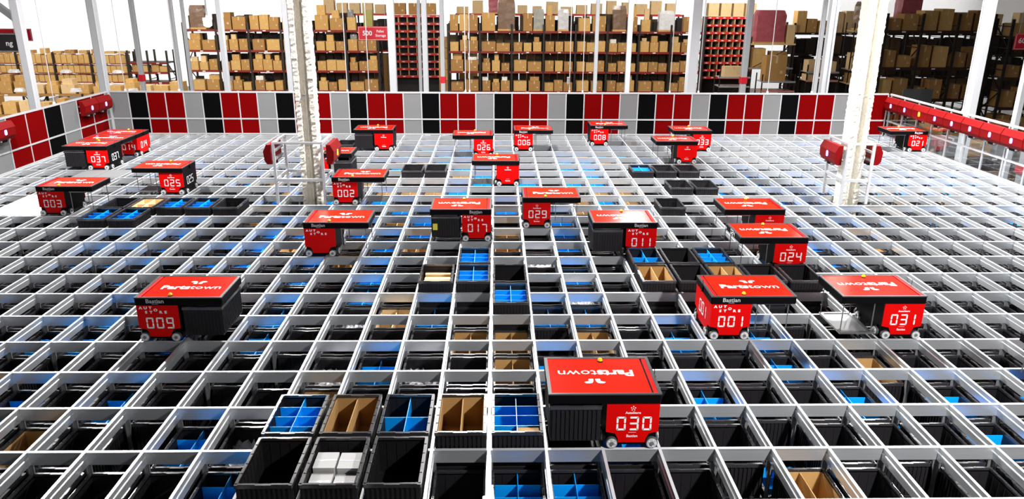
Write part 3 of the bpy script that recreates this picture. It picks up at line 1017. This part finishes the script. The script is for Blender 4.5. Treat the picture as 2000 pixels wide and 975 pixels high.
def guard(x0, x1, y0, y1, label):
    t = thing('guard_frame', ((x0 + x1) / 2, (y0 + y1) / 2, 0), label, 'frame')
    ox, oy = (x0 + x1) / 2, (y0 + y1) / 2
    h = 1.12
    for x in (x0, x1):
        for y in (y0, y1):
            put('post', MB().box(-0.022, 0.022, -0.022, 0.022, 0.003, h - 0.03, FRM).mesh('post'), t, (x - ox, y - oy, 0))
    for z0, z1, nm in ((h - 0.03, h + 0.005, 'top_rail'), (0.415, 0.465, 'middle_rail')):
        for y in (y0, y1):
            put(nm, MB().box(x0 - ox - 0.018, x1 - ox + 0.018, -0.017, 0.017, z0, z1, FRM).mesh(nm), t, (0, y - oy, 0))
        for x in (x0, x1):
            put(nm, MB().box(-0.017, 0.017, y0 - oy + 0.017, y1 - oy - 0.017, z0, z1, FRM).mesh(nm), t, (x - ox, 0, 0))


guard(-3.87, -3.02, 7.85, 8.62, 'open aluminium guard frame around the pillar beside robot two')
guard(6.36, 6.83, 7.85, 8.62, 'open aluminium guard frame around the pillar by the clear fence')
station(-3.934, 8.235, 0.715, math.pi, 'v', 'red charging station on the pillar guard frame facing the panel fence with piled cartons')
station(-2.956, 8.235, 0.715, 0, 'o', 'red charging station on the pillar guard frame above robot two')
station(6.296, 8.235, 0.715, math.pi, 'v', 'red charging station with violet sign on the guard frame of the overexposed pillar')
station(6.894, 8.235, 0.715, 0, 'v', 'red charging station turned to the clear fence on the overexposed pillar guard frame')


# ------------------------------------------------------------------ steel columns and cables
def column(x, y, wd, label, band=False, z1=7.19, z0=ZF, ribs=False):
    t = thing('steel_column', (x, y, z0), label, 'column')
    tag(t, kind='thing')
    h = wd / 2
    b = MB()
    if ribs:
        b.box(-h, -h * 0.45, -h, h, 0, z1 - z0, PAINTW)
        b.box(-h * 0.45, h * 0.45, -h * 0.25, h * 0.25, 0, z1 - z0, PAINTW)
        b.box(h * 0.45, h, -h, h, 0, z1 - z0, PAINTW)
    else:
        b.box(-h, h, -h, h, 0, z1 - z0, PAINTW, h * 0.18)
    b.build('shaft', t)
    MB().box(-h * 1.8, h * 1.8, -h * 1.8, h * 1.8, 0, 0.02, GREYM).build('base_plate', t)
    if band:
        zb = band - z0
        MB().box(-h * 1.25, h * 1.25, -h * 1.25, h * 1.25, zb, zb + 0.22, SIGNR, h * 0.2).build('band', t)['label'] = 'red band'
    return t


column(-11.05, 13.2, 0.19, 'white steel column behind the side panel fence, before the black aisle sign')
column(-11.22, 17.0, 0.22, 'white steel column at the corner of the two panel fences')
column(-12.37, 22.0, 0.15, 'slim white column with a red band beside the dark shelving', 0.62)
column(-11.06, 22.0, 0.14, 'broad white column left of the pallet rack end, first of two')
column(-10.90, 22.6, 0.11, 'thin white column left of the pallet rack end, second of two')
column(-7.70, 17.0, 0.15, 'white steel column in front of the first bays of the pallet rack')
column(-5.87, 17.0, 0.15, 'grey-lit steel column just behind the rough plastered pillar')
column(-2.91, 17.0, 0.20, 'white steel column beside the red 500 aisle sign')
column(-2.61, 22.0, 0.11, 'slim white column in the aisle, first of the close pair')
column(-2.24, 20.0, 0.17, 'white column in the aisle, second of the close pair')
column(-1.82, 22.0, 0.15, 'white column with red round marker at the end of the aisle', 0.60)
column(3.57, 22.0, 0.13, 'slim white column before the long pallet rack, left of a similar one')
column(4.38, 20.0, 0.16, 'white column before the long pallet rack, right of a slimmer one')
column(5.73, 17.0, 0.29, 'broad white column before the end of the long pallet rack')
column(8.87, 22.0, 0.20, 'white column with red band before the red pick shelving', 0.62)
column(9.66, 17.0, 0.21, 'ribbed white column left of the overexposed plastered pillar', ribs=True)
column(10.77, 20.3, 0.12, 'thin white column close behind the ribbed one')
column(11.62, 12.95, 0.21, 'broad white column behind the clear fence before the dark racks')
column(11.62, 11.24, 0.13, 'thin white column behind the clear fence at the picture edge')
column(15.1, 15.4, 0.34, 'pale column with red guard band seen through the clear fence', -1.15, z1=-0.2)


def cable(x, y, label, z0=ZT, r=0.011, spring=False):
    t = thing('drop_cable', (x, y, z0), label, 'cable')
    MB().cyl((0, 0), r, 0, 7.19 - z0, CABLE, 'z', 6).build('wire', t)
    MB().box(-0.02, 0.02, -0.02, 0.02, 0, 0.05, ALUW).build('clamp', t)
    if spring:
        b = MB()
        for k in range(5):
            b.cyl((-0.03, 0), 0.045, 0.24 + 0.035 * k, 0.255 + 0.035 * k, CABLE, 'z', 10)
        b.build('spring', t)


for k, (x, note) in enumerate([(-9.66, 'before the dense carton rack'), (-8.26, 'before the white columns at the rack end'), (-3.86, 'left of the red 500 sign'), (-3.29, 'crossing the red 500 sign'),
                               (-0.75, 'before the long rack, left of a close pair'), (-0.64, 'before the long rack, right of a close pair'), (2.0, 'with a coiled spring near its lower end'), (2.35, 'just beside the one with a spring'),
                               (4.67, 'before the end bays of the long rack'), (5.44, 'close beside the broad white column'), (7.29, 'before the tray carts'), (8.48, 'before the stacked tan crates')]):
    cable(x, YB + 0.01, 'thin drop cable on the far fence, ' + note, spring=(k == 6))
cable(XL - 0.05, 12.4, 'thin pale drop cable on the side panel fence before the piled cartons')
cable(XR + 0.05, 11.6, 'thin pale drop cable on the clear side fence before the dark racks', r=0.02)


# ------------------------------------------------------------------ signs
def sign(x, y, z, wd, h, m, label, texts):
    t = thing('hanging_sign', (x, y, z), label, 'sign')
    MB().box(-wd / 2, wd / 2, -0.015, 0.015, -h / 2, h / 2, m).build('board', t)
    e = 0.04 * h
    fr = MB()
    for a in ((-wd / 2 + e, wd / 2 - e, -h / 2 + e, -h / 2 + 1.5 * e), (-wd / 2 + e, wd / 2 - e, h / 2 - 1.5 * e, h / 2 - e), (-wd / 2 + e, -wd / 2 + 1.5 * e, -h / 2 + e, h / 2 - e), (wd / 2 - 1.5 * e, wd / 2 - e, -h / 2 + e, h / 2 - e)):
        fr.box(a[0], a[1], -0.018, -0.0152, a[2], a[3], WHITE)
    fr.build('border', t)
    for s, size, tx, tz, bold in texts:
        o = letter(s, size, WHITE, t, (tx, -0.0165, tz), (RX, 0, 0), bold)
    for q in (-0.4, 0.4):
        MB().cyl((0, 0), 0.006, h / 2, 7.19 - z, CABLE, 'z', 5).build('hanger', t, (q * wd, 0, 0))


sign(-4.51, 24, 2.17, 1.12, 0.50, SIGNR, 'red hanging aisle sign reading 500 pallet storage', [('500', 0.24, -0.22, 0.0, 0.006), ('Pallet', 0.125, 0.26, 0.075, 0.002), ('Storage', 0.125, 0.27, -0.075, 0.002)])
sign(-13.43, 16, 2.28, 1.36, 0.50, SIGNK, 'black hanging sign with white letters cut off at the picture edge', [('ng', 0.20, 0.36, -0.02, 0.004)])
sign(-15.75, 20, 2.27, 2.0, 0.38, SIGNR, 'red hanging sign behind the black one', [])
sign(17.55, 20, 2.22, 1.0, 0.53, SIGNR, 'red hanging sign starting with 60 over the dark racks', [('60', 0.24, -0.27, 0.02, 0.005)])

# pendant lamp
t = thing('pendant_lamp', (-9.86, 22, 2.45), 'glowing white pendant lamp before the end of the pallet rack', 'lamp')
MB().cyl((0, 0), 0.13, 0.05, 0.30, GLOWL, 'z', 16, 0.15).cyl((0, 0), 0.05, 0, 0.05, GLOWL, 'z', 16, 0.13).build('shade', t)
MB().cyl((0, 0), 0.06, 0.30, 0.42, PAINTW, 'z', 12, 0.04).cyl((0, 0), 0.03, 0.42, 4.74, PAINTW, 'z', 8).build('stem', t)


# ------------------------------------------------------------------ racking
def rack(x0, bay, n, y, depth, levels, ztop, label, beam=BEAM, upr=UPR, h=0.11):
    t = thing('pallet_rack', (x0, y, ZF), label, 'rack')
    H = ztop - ZF
    u = MB()
    for yy in (0, depth):
        u.box(-0.05, 0.05, yy - 0.04, yy + 0.04, 0, H, upr)
    k = 0
    z = 0.3
    while z + 0.9 < H:
        a, b = (0.0, depth) if k % 2 == 0 else (depth, 0.0)
        u.bar((0, a, z), (0, b, z + 0.9), 0.02, upr)
        u.bar((0, 0, z + 0.9), (0, depth, z + 0.9), 0.018, upr)
        z += 0.9
        k += 1
    um = u.mesh('upright_frame')
    for k in range(n + 1):
        put('upright_frame', um, t, (k * bay, 0, 0))
    bm = MB().box(0.05, bay - 0.05, -0.03, 0.03, -h, 0, beam).box(bay / 2 - 0.08, bay / 2 + 0.08, -0.034, -0.0301, -h * 0.75, -h * 0.25, PAPER).mesh('beam')
    dm = MB().box(0.05, bay - 0.05, 0.03, depth - 0.03, -0.03, 0, DECK).mesh('shelf_deck')
    rb = MB().box(0.05, bay - 0.05, depth - 0.03, depth + 0.03, -h, 0, beam).mesh('rear_beam')
    for k in range(n):
        for z in levels:
            put('beam', bm, t, (k * bay, 0, z - ZF))
            put('rear_beam', rb, t, (k * bay, 0, z - ZF))
            put('shelf_deck', dm, t, (k * bay, 0, z - ZF))
    return t


def box_mesh(m, tape=TAPE):
    b = MB().box(-0.5, 0.5, -0.5, 0.5, 0, 1, m)
    b.box(-0.05, 0.05, -0.503, 0.503, 0.72, 1.004, tape)
    b.box(-0.5, 0.5, -0.502, 0.502, 0.997, 1.002, m)
    b.box(0.20, 0.34, -0.503, -0.5, 0.30, 0.42, TAPE)
    return b.mesh('cardboard_box')


GCARD = mat('grey_carton', (0.22, 0.22, 0.23), 0.7, 0, 0.15, 5)
BOXM = [box_mesh(m) for m in CARDT] + [box_mesh(CARDL), box_mesh(PAPER), box_mesh(GCARD, PAPER)]
PALM = MB()
for yy in (-0.45, 0.0, 0.45):
    PALM.box(-0.5, 0.5, yy - 0.06, yy + 0.06, 0.0, 0.55, CARDT[2])
for k in range(5):
    PALM.box(-0.5 + 0.22 * k, -0.36 + 0.22 * k, -0.5, 0.5, 0.55, 1.0, CARDT[2])
PALM = PALM.mesh('wooden_pallet')
NB = [0]


def carton(x, y, z, sx, sy, sz, label, group, k=None, name='cardboard_box', rot=0.0, cat='box', me=None):
    o = put(name, me or BOXM[R.randrange(4) if k is None else k], None, (x, y, z))
    o.scale = (sx, sy, sz)
    if rot:
        o.rotation_euler = (0, 0, rot)
    tag(o, label, cat, group)
    NB[0] += 1
    return o


dark = MB()
SHADE_TONES = [mat('shade_toned_goods_%s' % n, c, 0.8, 0, 0.25, 4) for n, c in (('a', (0.05, 0.03, 0.016)), ('b', (0.025, 0.018, 0.014)), ('c', (0.012, 0.010, 0.010)), ('d', (0.10, 0.06, 0.03)))]  # carton browns darkened to stand in for the shade inside the racks
EXCL = [(-16.2, 0.85), (0.62, 0.95), (2.40, 0.6), (3.75, 0.6), (6.85, 0.75), (9.45, 0.85), (-6.95, 0.5)]


def fill_rack(x0, bay, n, y, depth, levels, rk, hmax, group, topz=None):
    for li, z in enumerate(levels):
        lev = ['bottom', 'second', 'third', 'top'][li] if len(levels) == 4 else nth(li + 1)
        for k in range(n):
            c = 2 if R.random() < 0.35 else 3
            wd = (bay - 0.16) / c
            for q in range(c):
                sx = wd * R.uniform(0.78, 0.96)
                sz = min(hmax, R.uniform(0.42, 0.60))
                if li == len(levels) - 1:
                    sz = R.uniform(0.6, 0.95)
                x = x0 + k * bay + 0.08 + wd * (q + 0.5)
                pz = z + 0.002
                lab = 'brown carton, %s level of the %s, bay %s, %s from left' % (lev, rk, num(k + 1), nth(q + 1))
                if li == len(levels) - 1 and any(abs(x - e) < (f + sx) / 2 + 0.03 for e, f in EXCL):
                    continue
                carton(x, y + 0.05 + sx * 0.45, pz, sx, min(sx * 0.9, 0.7), sz, lab, group)
                if R.random() < (0.36 if li < len(levels) - 1 else 0.35):
                    s2 = sx * R.uniform(0.5, 0.85)
                    h2 = min(hmax + 0.28 - sz, R.uniform(0.16, 0.34)) if li < len(levels) - 1 else R.uniform(0.3, 0.6)
                    if h2 > 0.1:
                        carton(x + R.uniform(-0.06, 0.06), y + 0.08 + sx * 0.45, pz + sz * 1.004 + 0.002, s2, s2 * 0.7, h2, lab.replace('brown carton', 'small carton stacked'), group, R.choice((0, 1, 2, 3, 4, 5, 6)))
            # a second row of goods farther in, shade put into its dark colours
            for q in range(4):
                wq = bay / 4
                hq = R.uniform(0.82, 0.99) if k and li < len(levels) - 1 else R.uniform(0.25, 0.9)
                dark.box(x0 + k * bay + wq * q + 0.04, x0 + k * bay + wq * (q + 1) - 0.04, y + 0.82, y + depth - 0.1, z + 0.003, z + hq, R.choice(SHADE_TONES))


LV = (-1.62, -0.53, 0.55, 1.64)
BAY = 1.76
rack(-17.0, BAY, 6, 38, 1.3, LV, 2.0, 'tall pallet rack with red beams between the white wall and the red 500 sign')
fill_rack(-17.0, BAY, 6, 38, 1.3, LV, 'white-wall rack', 0.66, 'cartons on the rack by the white wall')
rack(-2.6, BAY, 8, 38, 1.3, LV, 2.0, 'long pallet rack with red beams in the middle of the far side')
fill_rack(-2.6, BAY, 8, 38, 1.3, LV, 'long middle rack', 0.66, 'cartons on the long middle rack')
# rack rows behind, seen over the first ones
rack(-10.6, 2.0, 2, 43.5, 1.2, (0.2, 2.36), 2.358, 'pallet rack behind the one by the white wall, its red beam showing above', BEAMB)
rack(-2.4, 2.0, 7, 43.5, 1.2, (0.2, 2.40), 2.398, 'pallet rack behind the long middle rack, its red beams showing above', BEAMB)
for k in range(5):
    carton(-10.2 + 0.78 * k, 44.0, 2.363, 0.62, 0.6, R.uniform(0.5, 0.8), 'pale carton high behind the rack by the white wall, %s along' % nth(k + 1), 'pale cartons on the rear racks', 4)
for k in [q for q in range(15) if q != 2]:
    carton(-2.0 + 0.92 * k, 44.0, 2.403, R.uniform(0.5, 0.75), 0.6, R.uniform(0.4, 0.8), 'pale carton high behind the long middle rack, %s along' % nth(k + 1), 'pale cartons on the rear racks', 4)
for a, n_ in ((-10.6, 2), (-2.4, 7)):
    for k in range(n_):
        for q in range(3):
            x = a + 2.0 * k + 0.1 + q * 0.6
            dark.box(x + 0.03, x + 0.57, 43.6, 44.6, 0.203, 0.203 + R.uniform(1.0, 1.9), R.choice(SHADE_TONES))
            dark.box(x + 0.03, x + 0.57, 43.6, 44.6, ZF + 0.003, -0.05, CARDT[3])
# another dark rack row fills the depth past the tray racks
rack(16.0, 2.0, 8, 36.5, 1.2, (-1.6, -0.5, 0.6, 1.7), 2.2, 'far dark rack row behind the tray racks and the corner rack', UPR)
for k in range(8):
    for z in (-1.6, -0.5, 0.6, 1.7):
        for q in range(3):
            x = 16.1 + 2.0 * k + q * 0.6
            if z > 1:
                NB[0] += 0
                if k < 7 and (k + q) % 4 != 3:
                    carton(x + 0.3, 37.0, z + 0.003, 0.5, 0.6, R.uniform(0.55, 1.15), 'pale crate on the far dark rack row, bay %s, %s from left' % (num(k + 1), nth(q + 1)), 'pale crates on the far dark rack', R.choice((4, 4, 2, 1)), 'shipping_crate', cat='crate')
                continue
            dark.box(x + 0.03, x + 0.57, 36.6, 37.5, z + 0.003, z + R.uniform(0.75, 0.98), R.choice(SHADE_TONES))
tag(dark.build('stored_goods'), 'shade-toned cartons filling the depth of the racks behind the front row', 'cartons', None, 'stuff')


# odd goods on the top level of the racks
def wrapped(x, y, z, sx, sy, sz, m, name, label, cat):
    q = random.Random(int(x * 100))
    t = thing(name, (x, y, z), label, cat, 'wrapped goods on the racks')
    MB().box(-sx / 2, sx / 2, -sy / 2, sy / 2, 0, 0.09, CARDT[2]).build('pallet_base', t)
    b = MB()
    n = 4
    rows = 6
    vs, fs = [], []
    ring = [(-1, -1), (0, -1.06), (1, -1), (1.06, 0), (1, 1), (0, 1.06), (-1, 1), (-1.06, 0)]
    for k in range(rows + 1):
        f = 0.98 if k < rows else 0.82
        for a, c in ring:
            vs.append((a * sx / 2 * f * q.uniform(0.95, 1.0), c * sy / 2 * f * q.uniform(0.95, 1.0), 0.09 + (sz - 0.09) * k / rows))
    for k in range(rows):
        for a in range(8):
            c = (a + 1) % 8
            fs.append((k * 8 + a, k * 8 + c, k * 8 + 8 + c, k * 8 + 8 + a))
    fs.append(tuple(range(rows * 8, rows * 8 + 8)))
    b.add(vs, fs, m)
    b.build('wrapped_load', t)


BRW = mat('brown_wrap', (0.20, 0.125, 0.085), 0.25, 0, 0.3, 5, 0.4)
GRW = mat('grey_wrap', (0.34, 0.34, 0.30), 0.3, 0, 0.3, 5, 0.4)
WHW = mat('white_wrap', (0.75, 0.76, 0.80), 0.25, 0, 0.25, 7, 0.6)
OLV = mat('olive_wrap', (0.33, 0.30, 0.08), 0.4, 0, 0.3, 5, 0.3)
for a in [(-16.2, 37.60, 1.643, 0.85, 0.6, 1.25, BRW, 'tall brown wrapped stack at the end of the rack by the white wall'),
          (0.62, 37.60, 1.643, 0.95, 0.6, 1.75, BRW, 'tall brown wrapped load on top of the long middle rack'),
          (2.40, 37.60, 1.643, 0.6, 0.6, 1.15, GRW, 'greyish wrapped load with a dark hole on the long middle rack'),
          (3.75, 37.60, 1.643, 0.6, 0.6, 1.15, FILM, 'silver grey wrapped load on the long middle rack'),
          (6.85, 37.60, 1.643, 0.75, 0.6, 1.35, BRW, 'brown wrapped load before the slim white columns'),
          (9.45, 37.60, 1.643, 0.85, 0.6, 1.1, WHW, 'rounded white wrapped bag on the long middle rack'),
          (-6.95, 37.60, 1.643, 0.5, 0.6, 1.05, OLV, 'olive wrapped load above the red 500 sign'),
          (0.0, 43.4, 2.403, 0.8, 0.6, 0.9, PINK, 'crimson wrapped load high behind the long middle rack'),
          (13.75, 34.08, 1.285, 1.5, 0.8, 1.6, PINK, 'pink wrapped pallet load on the tray rack'),
          (17.55, 31.87, 2.035, 0.9, 0.7, 1.3, BRW, 'brown wrapped load near the overexposed pillar'),
          (20.1, 33.0, 1.9, 1.0, 0.8, 1.9, PINK, 'tall pink wrapped load beyond the dark racks')]:
    x, y, z, sx, sy, sz, m, lab = a
    if 37.5 < y < 38 and z < 2:
        wrapped(x, 38.36, z, sx, 0.55, sz, m, 'wrapped_pallet', lab, 'pallet')
    else:
        wrapped(x, y, z, sx, sy, sz, m, 'wrapped_pallet', lab, 'pallet')


# red pick shelving in the aisles
def pick(x0, x1, y, zt, n, pitch, label, cells):
    t = thing('pick_shelving', (x0, y, ZF), label, 'shelving')
    wd = x1 - x0
    H = zt - ZF
    for x in (0, wd):
        put('upright', MB().box(-0.04, 0.04, 0, 0.9, 0, H, UPR).mesh('upright'), t, (x, 0, 0))
    sm = MB().box(0.04, wd - 0.04, 0, 0.85, -0.03, 0, DECK).box(0.04, wd - 0.04, -0.025, 0.0, -0.12, 0.02, BEAMB)
    for k in range(cells):
        sm.box((k + 0.3) * wd / cells, (k + 0.6) * wd / cells, -0.028, -0.0251, -0.08, -0.03, PAPER)
    sm = sm.mesh('shelf')
    dm = MB().box(-0.02, 0.02, 0.0, 0.8, 0.0, pitch - 0.13, CARDL).mesh('cell_divider')
    for k in range(n):
        s = put('shelf', sm, t, (0, 0, H - k * pitch))
        if k:
            for c in range(1, cells):
                put('cell_divider', dm, s, (c * wd / cells, 0, 0))
    put('back_panel', MB().box(0, wd, 0.86, 0.9, 0, H, UPR).mesh('back_panel'), t)


pick(-6.3, -3.15, 42.0, 2.33, 9, 0.44, 'red pick shelving with small cells in the aisle behind the 500 sign', 6)
pick(12.7, 15.7, 42.0, 2.33, 9, 0.44, 'red pick shelving with small cells right of the long middle rack', 7)
for k in range(3):
    carton(-5.7 + 0.9 * k, 42.4, 2.36, 0.7, 0.6, 0.65, 'carton on top of the red pick shelving behind the 500 sign, %s along' % nth(k + 1), 'cartons on the pick shelving')
for k in range(4):
    carton(13.1 + 0.75 * k, 42.4, 2.36, 0.62, 0.6, 0.75, 'pale carton on top of the red pick shelving past the long rack, %s along' % nth(k + 1), 'cartons on the pick shelving', 4)

# ------------------------------------------------------------------ carton stores on the side with the white wall
rack(-29.6, 2.1, 4, 40, 0.9, (-1.95, -1.42, -0.90, -0.37), 0.25, 'dense carton rack with four close levels before the white wall', mat('rack_beam_brown', (0.30, 0.07, 0.05), 0.5, 0, 0.1, 3), UPR, 0.06)
for li, z in enumerate((-1.42, -0.90, -0.37)):
    for k in range(24):
        carton(-29.6 + 2.1 * (k // 6) + 0.225 + 0.33 * (k % 6), 40.32, z + 0.002, 0.30, 0.5, R.uniform(0.38, 0.42) if li < 2 else R.uniform(0.42, 0.52),
               'narrow tan carton on the %s level of the dense carton rack, %s along' % (['middle', 'upper', 'uppermost'][li], nth(k + 1)), 'narrow cartons on the dense rack', 2 if R.random() < 0.7 else 0, 'file_carton')
for k in range(10):
    carton(-28.2 + 0.75 * k, 40.3, 0.16, R.uniform(0.3, 0.6), 0.4, R.uniform(0.12, 0.3), 'loose carton lying on top of the dense carton rack, %s along' % nth(k + 1), 'loose cartons on the dense rack', None, 'file_carton')
rack(-20.9, 1.1, 2, 39.5, 1.0, (-1.9, -1.35, -0.8, -0.25), 0.4, 'dark open shelving beside the slim column with a red band')
for k in range(8):
    carton(-20.9 + 1.1 * ((k % 4) // 2) + 0.32 + 0.46 * (k % 2), 39.85, (-1.9, -0.8)[k // 4] + 0.002, 0.42, 0.5, R.uniform(0.3, 0.45), 'brown carton on the dark open shelving, %s of the %s row' % (nth(k % 4 + 1), ['lower', 'upper'][k // 4]), 'cartons on the dark shelving')
for row, (y, z, xa, n, s) in enumerate([(31.0, -0.98, -23.6, 13, 0.72), (27.5, -1.42, -21.4, 12, 0.72), (24.0, -1.86, -19.0, 10, 0.72)]):
    rk = ['rearmost', 'middle', 'front'][row]
    rack(xa - 0.4, 2.35, 4, y, 1.2, (z,), z - 0.002, '%s low rack of piled cartons behind the side panel fence' % rk, CARDT[3])
    for k in range(n):
        sx = R.uniform(0.5, 0.72)
        h = R.uniform(0.3, 0.55)
        x = xa + s * k
        m = R.choice((0, 2, 2, 0, 4))
        carton(x, y + 0.42, z + 0.003, sx * 0.93, 0.6, h, 'tan carton in the %s carton pile, %s along' % (rk, nth(k + 1)), 'piled cartons by the side fence', m)
        if R.random() < 0.6:
            carton(x + R.uniform(-0.05, 0.05), y + 0.45, z + 0.005 + h * 1.004, sx * 0.7, 0.45, R.uniform(0.12, 0.35), 'carton lying on the %s carton pile, %s along' % (rk, nth(k + 1)), 'piled cartons by the side fence', m)
    for k in range(3):
        xx = xa + 1.1 + 2.4 * k
        q = random.Random(row * 7 + k)
        b = MB()
        pts = [(0.30 * math.cos(a) * q.uniform(0.75, 1), 0.22 * math.sin(a) * q.uniform(0.75, 1)) for a in [2 * math.pi * u / 9 for u in range(9)]]
        n9 = 9
        vs = [(p[0], p[1], 0) for p in pts] + [(p[0] * 0.8, p[1] * 0.8, 0.12 + q.uniform(-0.03, 0.03)) for p in pts] + [(0, 0, 0.15)]
        fs = [(u, (u + 1) % 9, 9 + (u + 1) % 9, 9 + u) for u in range(9)] + [(9 + u, 9 + (u + 1) % 9, 18) for u in range(9)] + [tuple(range(8, -1, -1))]
        b.add(vs, fs, FILM)
        tag(b.build('plastic_bag', None, (xx, y + 0.42, z + 0.93)), 'crumpled pale plastic bag on the %s carton pile, %s along' % (rk, nth(k + 1)), 'bag', 'plastic bags on the carton piles')
        o = bpy.context.scene.objects  # keep linked

# ------------------------------------------------------------------ racks and trays on the other side
DBR = mat('rack_beam_black', (0.035, 0.012, 0.010), 0.5, 0, 0.1, 3)
rack(16.7, 1.55, 3, 28, 1.1, (-2.2, -0.7, 0.66, 2.2), 2.9, 'dark pallet rack with tall black uprights beyond the clear fence corner', DBR)
rack(21.9, 1.8, 3, 27.6, 1.1, (-2.2, -1.0, 0.28, 2.0), 2.7, 'dark pallet rack under the red 60 sign', DBR)
for li, z in enumerate((-2.2, -0.7, 0.66, 2.2)):
    for k in range(6):
        h = R.uniform(0.4, 0.95)
        carton(16.7 + 1.55 * (k // 2) + 0.42 + 0.71 * (k % 2), 28.55, z + 0.003, R.uniform(0.5, 0.64), 0.7, h, 'dim brown carton, %s level of the dark corner rack, %s along' % (['bottom', 'second', 'third', 'top'][li], nth(k + 1)), 'cartons on the dark racks', R.choice((1, 3, 3, 2)))
for li, z in enumerate((-2.2, -1.0, 0.28, 2.0)):
    for k in range(6):
        carton(21.9 + 1.8 * (k // 2) + 0.48 + 0.84 * (k % 2), 28.1, z + 0.003, R.uniform(0.55, 0.72), 0.7, R.uniform(0.4, 0.9), 'dim brown carton, %s level of the rack under the 60 sign, %s along' % (['bottom', 'second', 'third', 'top'][li], nth(k + 1)), 'cartons on the dark racks', R.choice((1, 3, 3, 2)))


def tray_rack(x, y, wd, levels, label, tops):
    t = thing('tray_rack', (x, y, ZF), label, 'rack')
    d = 0.9
    zt = max(levels) + 0.35
    for xx in (0, wd):
        for yy in (0, d):
            put('post', MB().box(-0.025, 0.025, -0.025, 0.025, 0, zt - ZF, UPR).mesh('post'), t, (xx, yy, 0))
    for k, z in enumerate(levels):
        put('tray', MB().box(0.0, wd, -0.02, d + 0.02, -0.03, 0, tops[k % len(tops)]).box(-0.02, wd + 0.02, -0.05, -0.02, -0.05, 0.03, tops[k % len(tops)]).mesh('tray'), t, (0, 0, z - ZF))
    put('brace', MB().bar((0, 0, zt - ZF - 1.6), (wd, 0, zt - ZF - 0.4), 0.015, UPR).mesh('brace'), t)


STEELW = mat('pale_steel_tray', (0.50, 0.52, 0.55), 0.35, 0.4, 0.12, 4)
SALM = mat('salmon_tray', (0.60, 0.25, 0.20), 0.5, 0, 0.1, 4)
tray_rack(11.2, 33.0, 1.5, (-2.1, -1.6, -1.15, -0.75, -0.3), 'dark rack of pale steel trays past the broad white column', [STEELW])
tray_rack(13.0, 32.0, 1.6, (-1.9, -1.35, -0.85, -0.4), 'dark rack of salmon and steel trays behind the banded column', [SALM, STEELW])
tray_rack(12.8, 33.6, 2.2, (0.1, 1.28), 'tall dark rack carrying the pink wrapped pallet', [STEELW, CARDL])
tray_rack(15.0, 31.6, 1.5, (-1.7, -1.0, -0.3, 0.1), 'dark rack of salmon trays below stacked tan crates', [SALM, STEELW])
tray_rack(16.9, 31.4, 1.3, (-1.6, -0.4, 0.25, 2.03), 'dark rack with tan crates left of the overexposed pillar', [STEELW, CARDL])
for k, (x, y, z, sx, sy, sz, c) in enumerate([(13.65, 32.46, -0.395, 1.0, 0.7, 1.2, 1), (15.35, 32.0, 0.103, 0.62, 0.6, 0.55, 4), (16.05, 32.0, 0.103, 0.70, 0.6, 0.48, 4), (15.3, 31.95, -0.297, 0.6, 0.6, 0.28, 4),
                                              (17.3, 31.8, 0.253, 0.55, 0.6, 0.75, 4), (17.85, 31.8, 0.253, 0.5, 0.6, 0.6, 2), (17.5, 31.8, -0.397, 0.95, 0.6, 0.45, 1), 
                                              (13.2, 34.0, 0.103, 0.8, 0.6, 0.95, 2), (14.3, 34.0, 0.103, 0.8, 0.6, 0.8, 1), (11.9, 33.4, -0.297, 0.9, 0.6, 0.5, 4), (14.78, 34.0, 1.283, 0.38, 0.6, 0.9, 4)]):
    carton(x, y, z, sx, sy, sz, '%s crate on the tray racks past the red pick shelving, %s of the group' % ('pale' if c == 4 else 'brown', nth(k + 1)), 'crates on the tray racks', c, 'shipping_crate', cat='crate')
for n_, (xa, ya) in enumerate(((12.9, 17.4), (14.4, 21.0))):
    rk = ['nearer', 'farther'][n_]
    rack(xa, 1.7, 3, ya, 1.1, (-2.1, -1.1), -1.1, '%s low rack of brown cartons seen through the clear side fence' % rk, DBR)
    for li, z in enumerate((-2.1, -1.1)):
        for k in range(6):
            carton(xa + 1.7 * (k // 2) + 0.46 + 0.79 * (k % 2), ya + 0.5, z + 0.003, R.uniform(0.5, 0.68), 0.7, R.uniform(0.3, 0.6), 'brown carton on the %s low rack behind the clear fence, %s level, %s along' % (rk, ['lower', 'upper'][li], nth(k + 1)), 'cartons behind the clear fence', R.choice((1, 3, 3, 6)))
t = thing('duct_pipe', (-13.95, 18.0, 2.6), 'bent grey pipe at the top corner over the black aisle sign', 'pipe')
MB().cyl((0, 0), 0.10, -0.55, 0.22, PAINTW, 'z', 12).build('riser', t)
MB().bar((0.04, 0, 0.18), (-5.3, 0, 4.6), 0.085, PAINTW).build('branch', t)
# a grey steel cart in front of the dark rack
t = thing('steel_cart', (17.55, 26.2, ZF), 'grey steel panel cart beside the overexposed pillar', 'cart')
put('panel', MB().box(-0.62, 0.62, -0.03, 0.03, 3.25, 4.15, GREYM).mesh('panel'), t)
put('panel', MB().box(-0.62, 0.62, -0.10, 0.5, 3.22, 3.26, GREYM).mesh('panel'), t)
for x in (-0.6, 0.6):
    for y in (0.0, 0.5):
        put('leg', MB().box(-0.025, 0.025, -0.025, 0.025, 0, 3.22, UPR).mesh('leg'), t, (x, y, 0))
# white wrapped stock beside the aisle
for k in range(5):
    carton(-2.95, 40.6, -1.9 + 0.62 * k, 0.7, 0.6, 0.6, 'white wrapped case in the aisle stack, %s from the bottom' % nth(k + 1), 'white cases in the aisle', None, 'white_case', cat='case', me=BOXM[4] if False else None)
print('boxes', NB[0], 'objects', len(bpy.data.objects))
